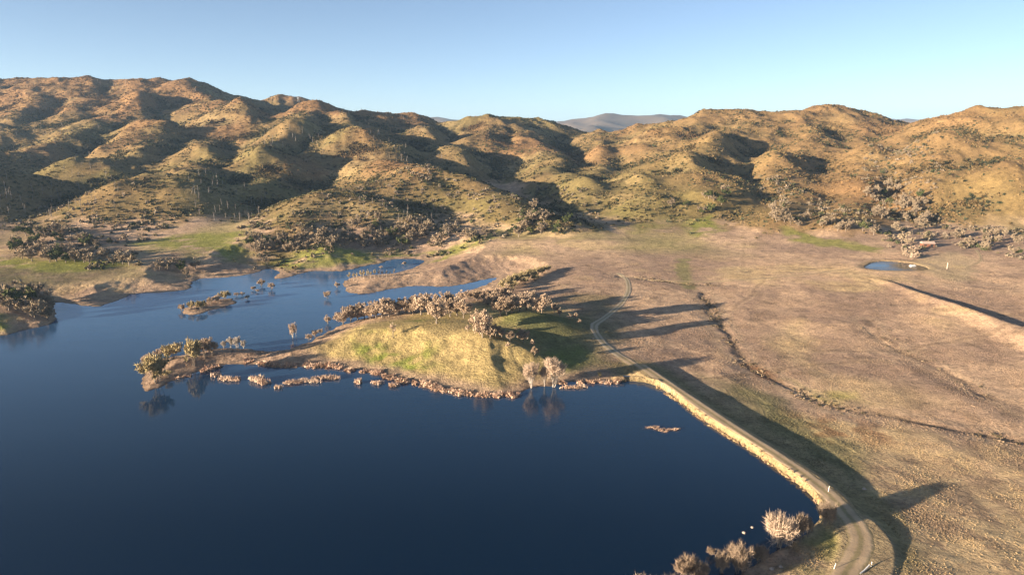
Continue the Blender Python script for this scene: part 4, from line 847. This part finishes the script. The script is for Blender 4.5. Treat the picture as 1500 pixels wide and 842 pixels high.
def rock(x, y, r, lab, mat=M_rock, name='rock'):
    p = at(x, y); rg = np.random.default_rng(int(x * 7 + y)); th = np.linspace(0, 2 * math.pi, 9)[:-1]; V = [(0, 0, r * .8)]; 
    for zz, f in ((.6, .6), (.2, 1.0), (-.4, .9)):
        V += [(r * f * math.cos(t) * rg.uniform(.75, 1.2), r * f * math.sin(t) * rg.uniform(.75, 1.2), r * zz * rg.uniform(.85, 1.15)) for t in th]
    B = MB(); B.add(V, [[0, 1 + j, 1 + (j + 1) % 8] for j in range(8)]); B.F[-1] = B.F[-1]; B2 = [[1 + 8 * i + j, 1 + 8 * i + 8 + j, 1 + 8 * i + 8 + (j + 1) % 8, 1 + 8 * i + (j + 1) % 8] for i in range(2) for j in range(8)]
    B.V.append(np.zeros((0, 3))); B.F.append(np.array(B2).ravel()); B.S.append(np.full(len(B2), 4))
    o = link(name, B.mesh(name), mat, label=lab, category='rock'); o.location = p; return o
rock(1090, 780, .4, 'pale rock lower left of the pair standing in the near water'); rock(1102, 772, .36, 'pale rock upper right of the pair standing in the near water'); rock(869, 496, .45, 'white stone at the inner bend of the dirt road')
rock(1130, 833, .5, 'pale stone in the grass behind the bottom shore bushes'); rock(1144, 830, .4, 'smaller pale stone beside the grass on the near bank'); rock(1266, 716, .5, 'pale stone at the tip of the lit grass by the dam shadow')
# pump house, raft and barn by the pond
p = at(1336, 395); o = link('pump_house', None, label='small white pump house on the near pond bank', category='shed'); o.location = p; o.rotation_euler = (0, 0, .3)
B = MB(); B.box((-1.3, -1.1, -.4), (1.3, 1.1, 2.0)); link('wall', B.mesh('wall'), M_white, o)
B = MB(); V = [(-1.6, -1.4, 1.95), (1.6, -1.4, 1.95), (1.6, 1.4, 1.95), (-1.6, 1.4, 1.95), (-1.6, 0, 3.0), (1.6, 0, 3.0)]; B.add(V, [[0, 1, 5, 4], [2, 3, 4, 5], [0, 3, 2, 1]]); B.add(V, [[3, 0, 4], [1, 2, 5]]); link('roof', B.mesh('roof'), M_white, o)
B = MB(); B.box((-.45, -1.16, -.2), (.45, -1.102, 1.7)); link('door', B.mesh('door'), M_wood, o)
p = at(1358, 361); o = link('barn', None, label='low barn with a pale roof and red brown walls behind the pond', category='barn'); o.location = p; o.rotation_euler = (0, 0, -.12)
B = MB(); B.box((-3.6, -2.2, -.6), (3.6, 2.2, 2.2)); link('wall', B.mesh('wall'), M_rust, o)
B = MB(); V = [(-4, -2.7, 2.1), (4, -2.7, 2.1), (4, 2.7, 2.1), (-4, 2.7, 2.1), (-4, 0, 3.5), (4, 0, 3.5)]; B.add(V, [[0, 1, 5, 4], [2, 3, 4, 5], [0, 3, 2, 1]]); B.add(V, [[3, 0, 4], [1, 2, 5]]); link('roof', B.mesh('roof'), M_roof, o)
B = MB(); B.box((1.0, -2.26, -.3), (2.8, -2.202, 1.8)); link('door', B.mesh('door'), M_dark, o)
B = MB(); B.box((-2.8, -2.26, .7), (-1.2, -2.202, 1.6)); link('window', B.mesh('window'), M_dark, o)
# lookout tower on the far dome
p = at(437, 150)
if p is not None:
    o = link('lookout_tower', None, label='tiny lookout tower standing on the small dark dome of the skyline', category='tower'); o.location = p
    B = MB()
    for sx, sy in ((-1, -1), (1, -1), (1, 1), (-1, 1)): q = MB(); q.tube([(sx * 2.2, sy * 2.2, -1), (sx * 1.1, sy * 1.1, 7)], [.3, .25], 5); link('leg', q.mesh('leg'), M_steel, o)
    B.box((-1.9, -1.9, 7), (1.9, 1.9, 10)); link('cabin', B.mesh('cabin'), M_steel, o)
    B = MB(); V = [(-2.4, -2.4, 10.01), (2.4, -2.4, 10.01), (2.4, 2.4, 10.01), (-2.4, 2.4, 10.01), (0, 0, 11.4)]; B.add(V, [[0, 1, 4], [1, 2, 4], [2, 3, 4], [3, 0, 4]]); link('roof', B.mesh('roof'), M_steel, o)
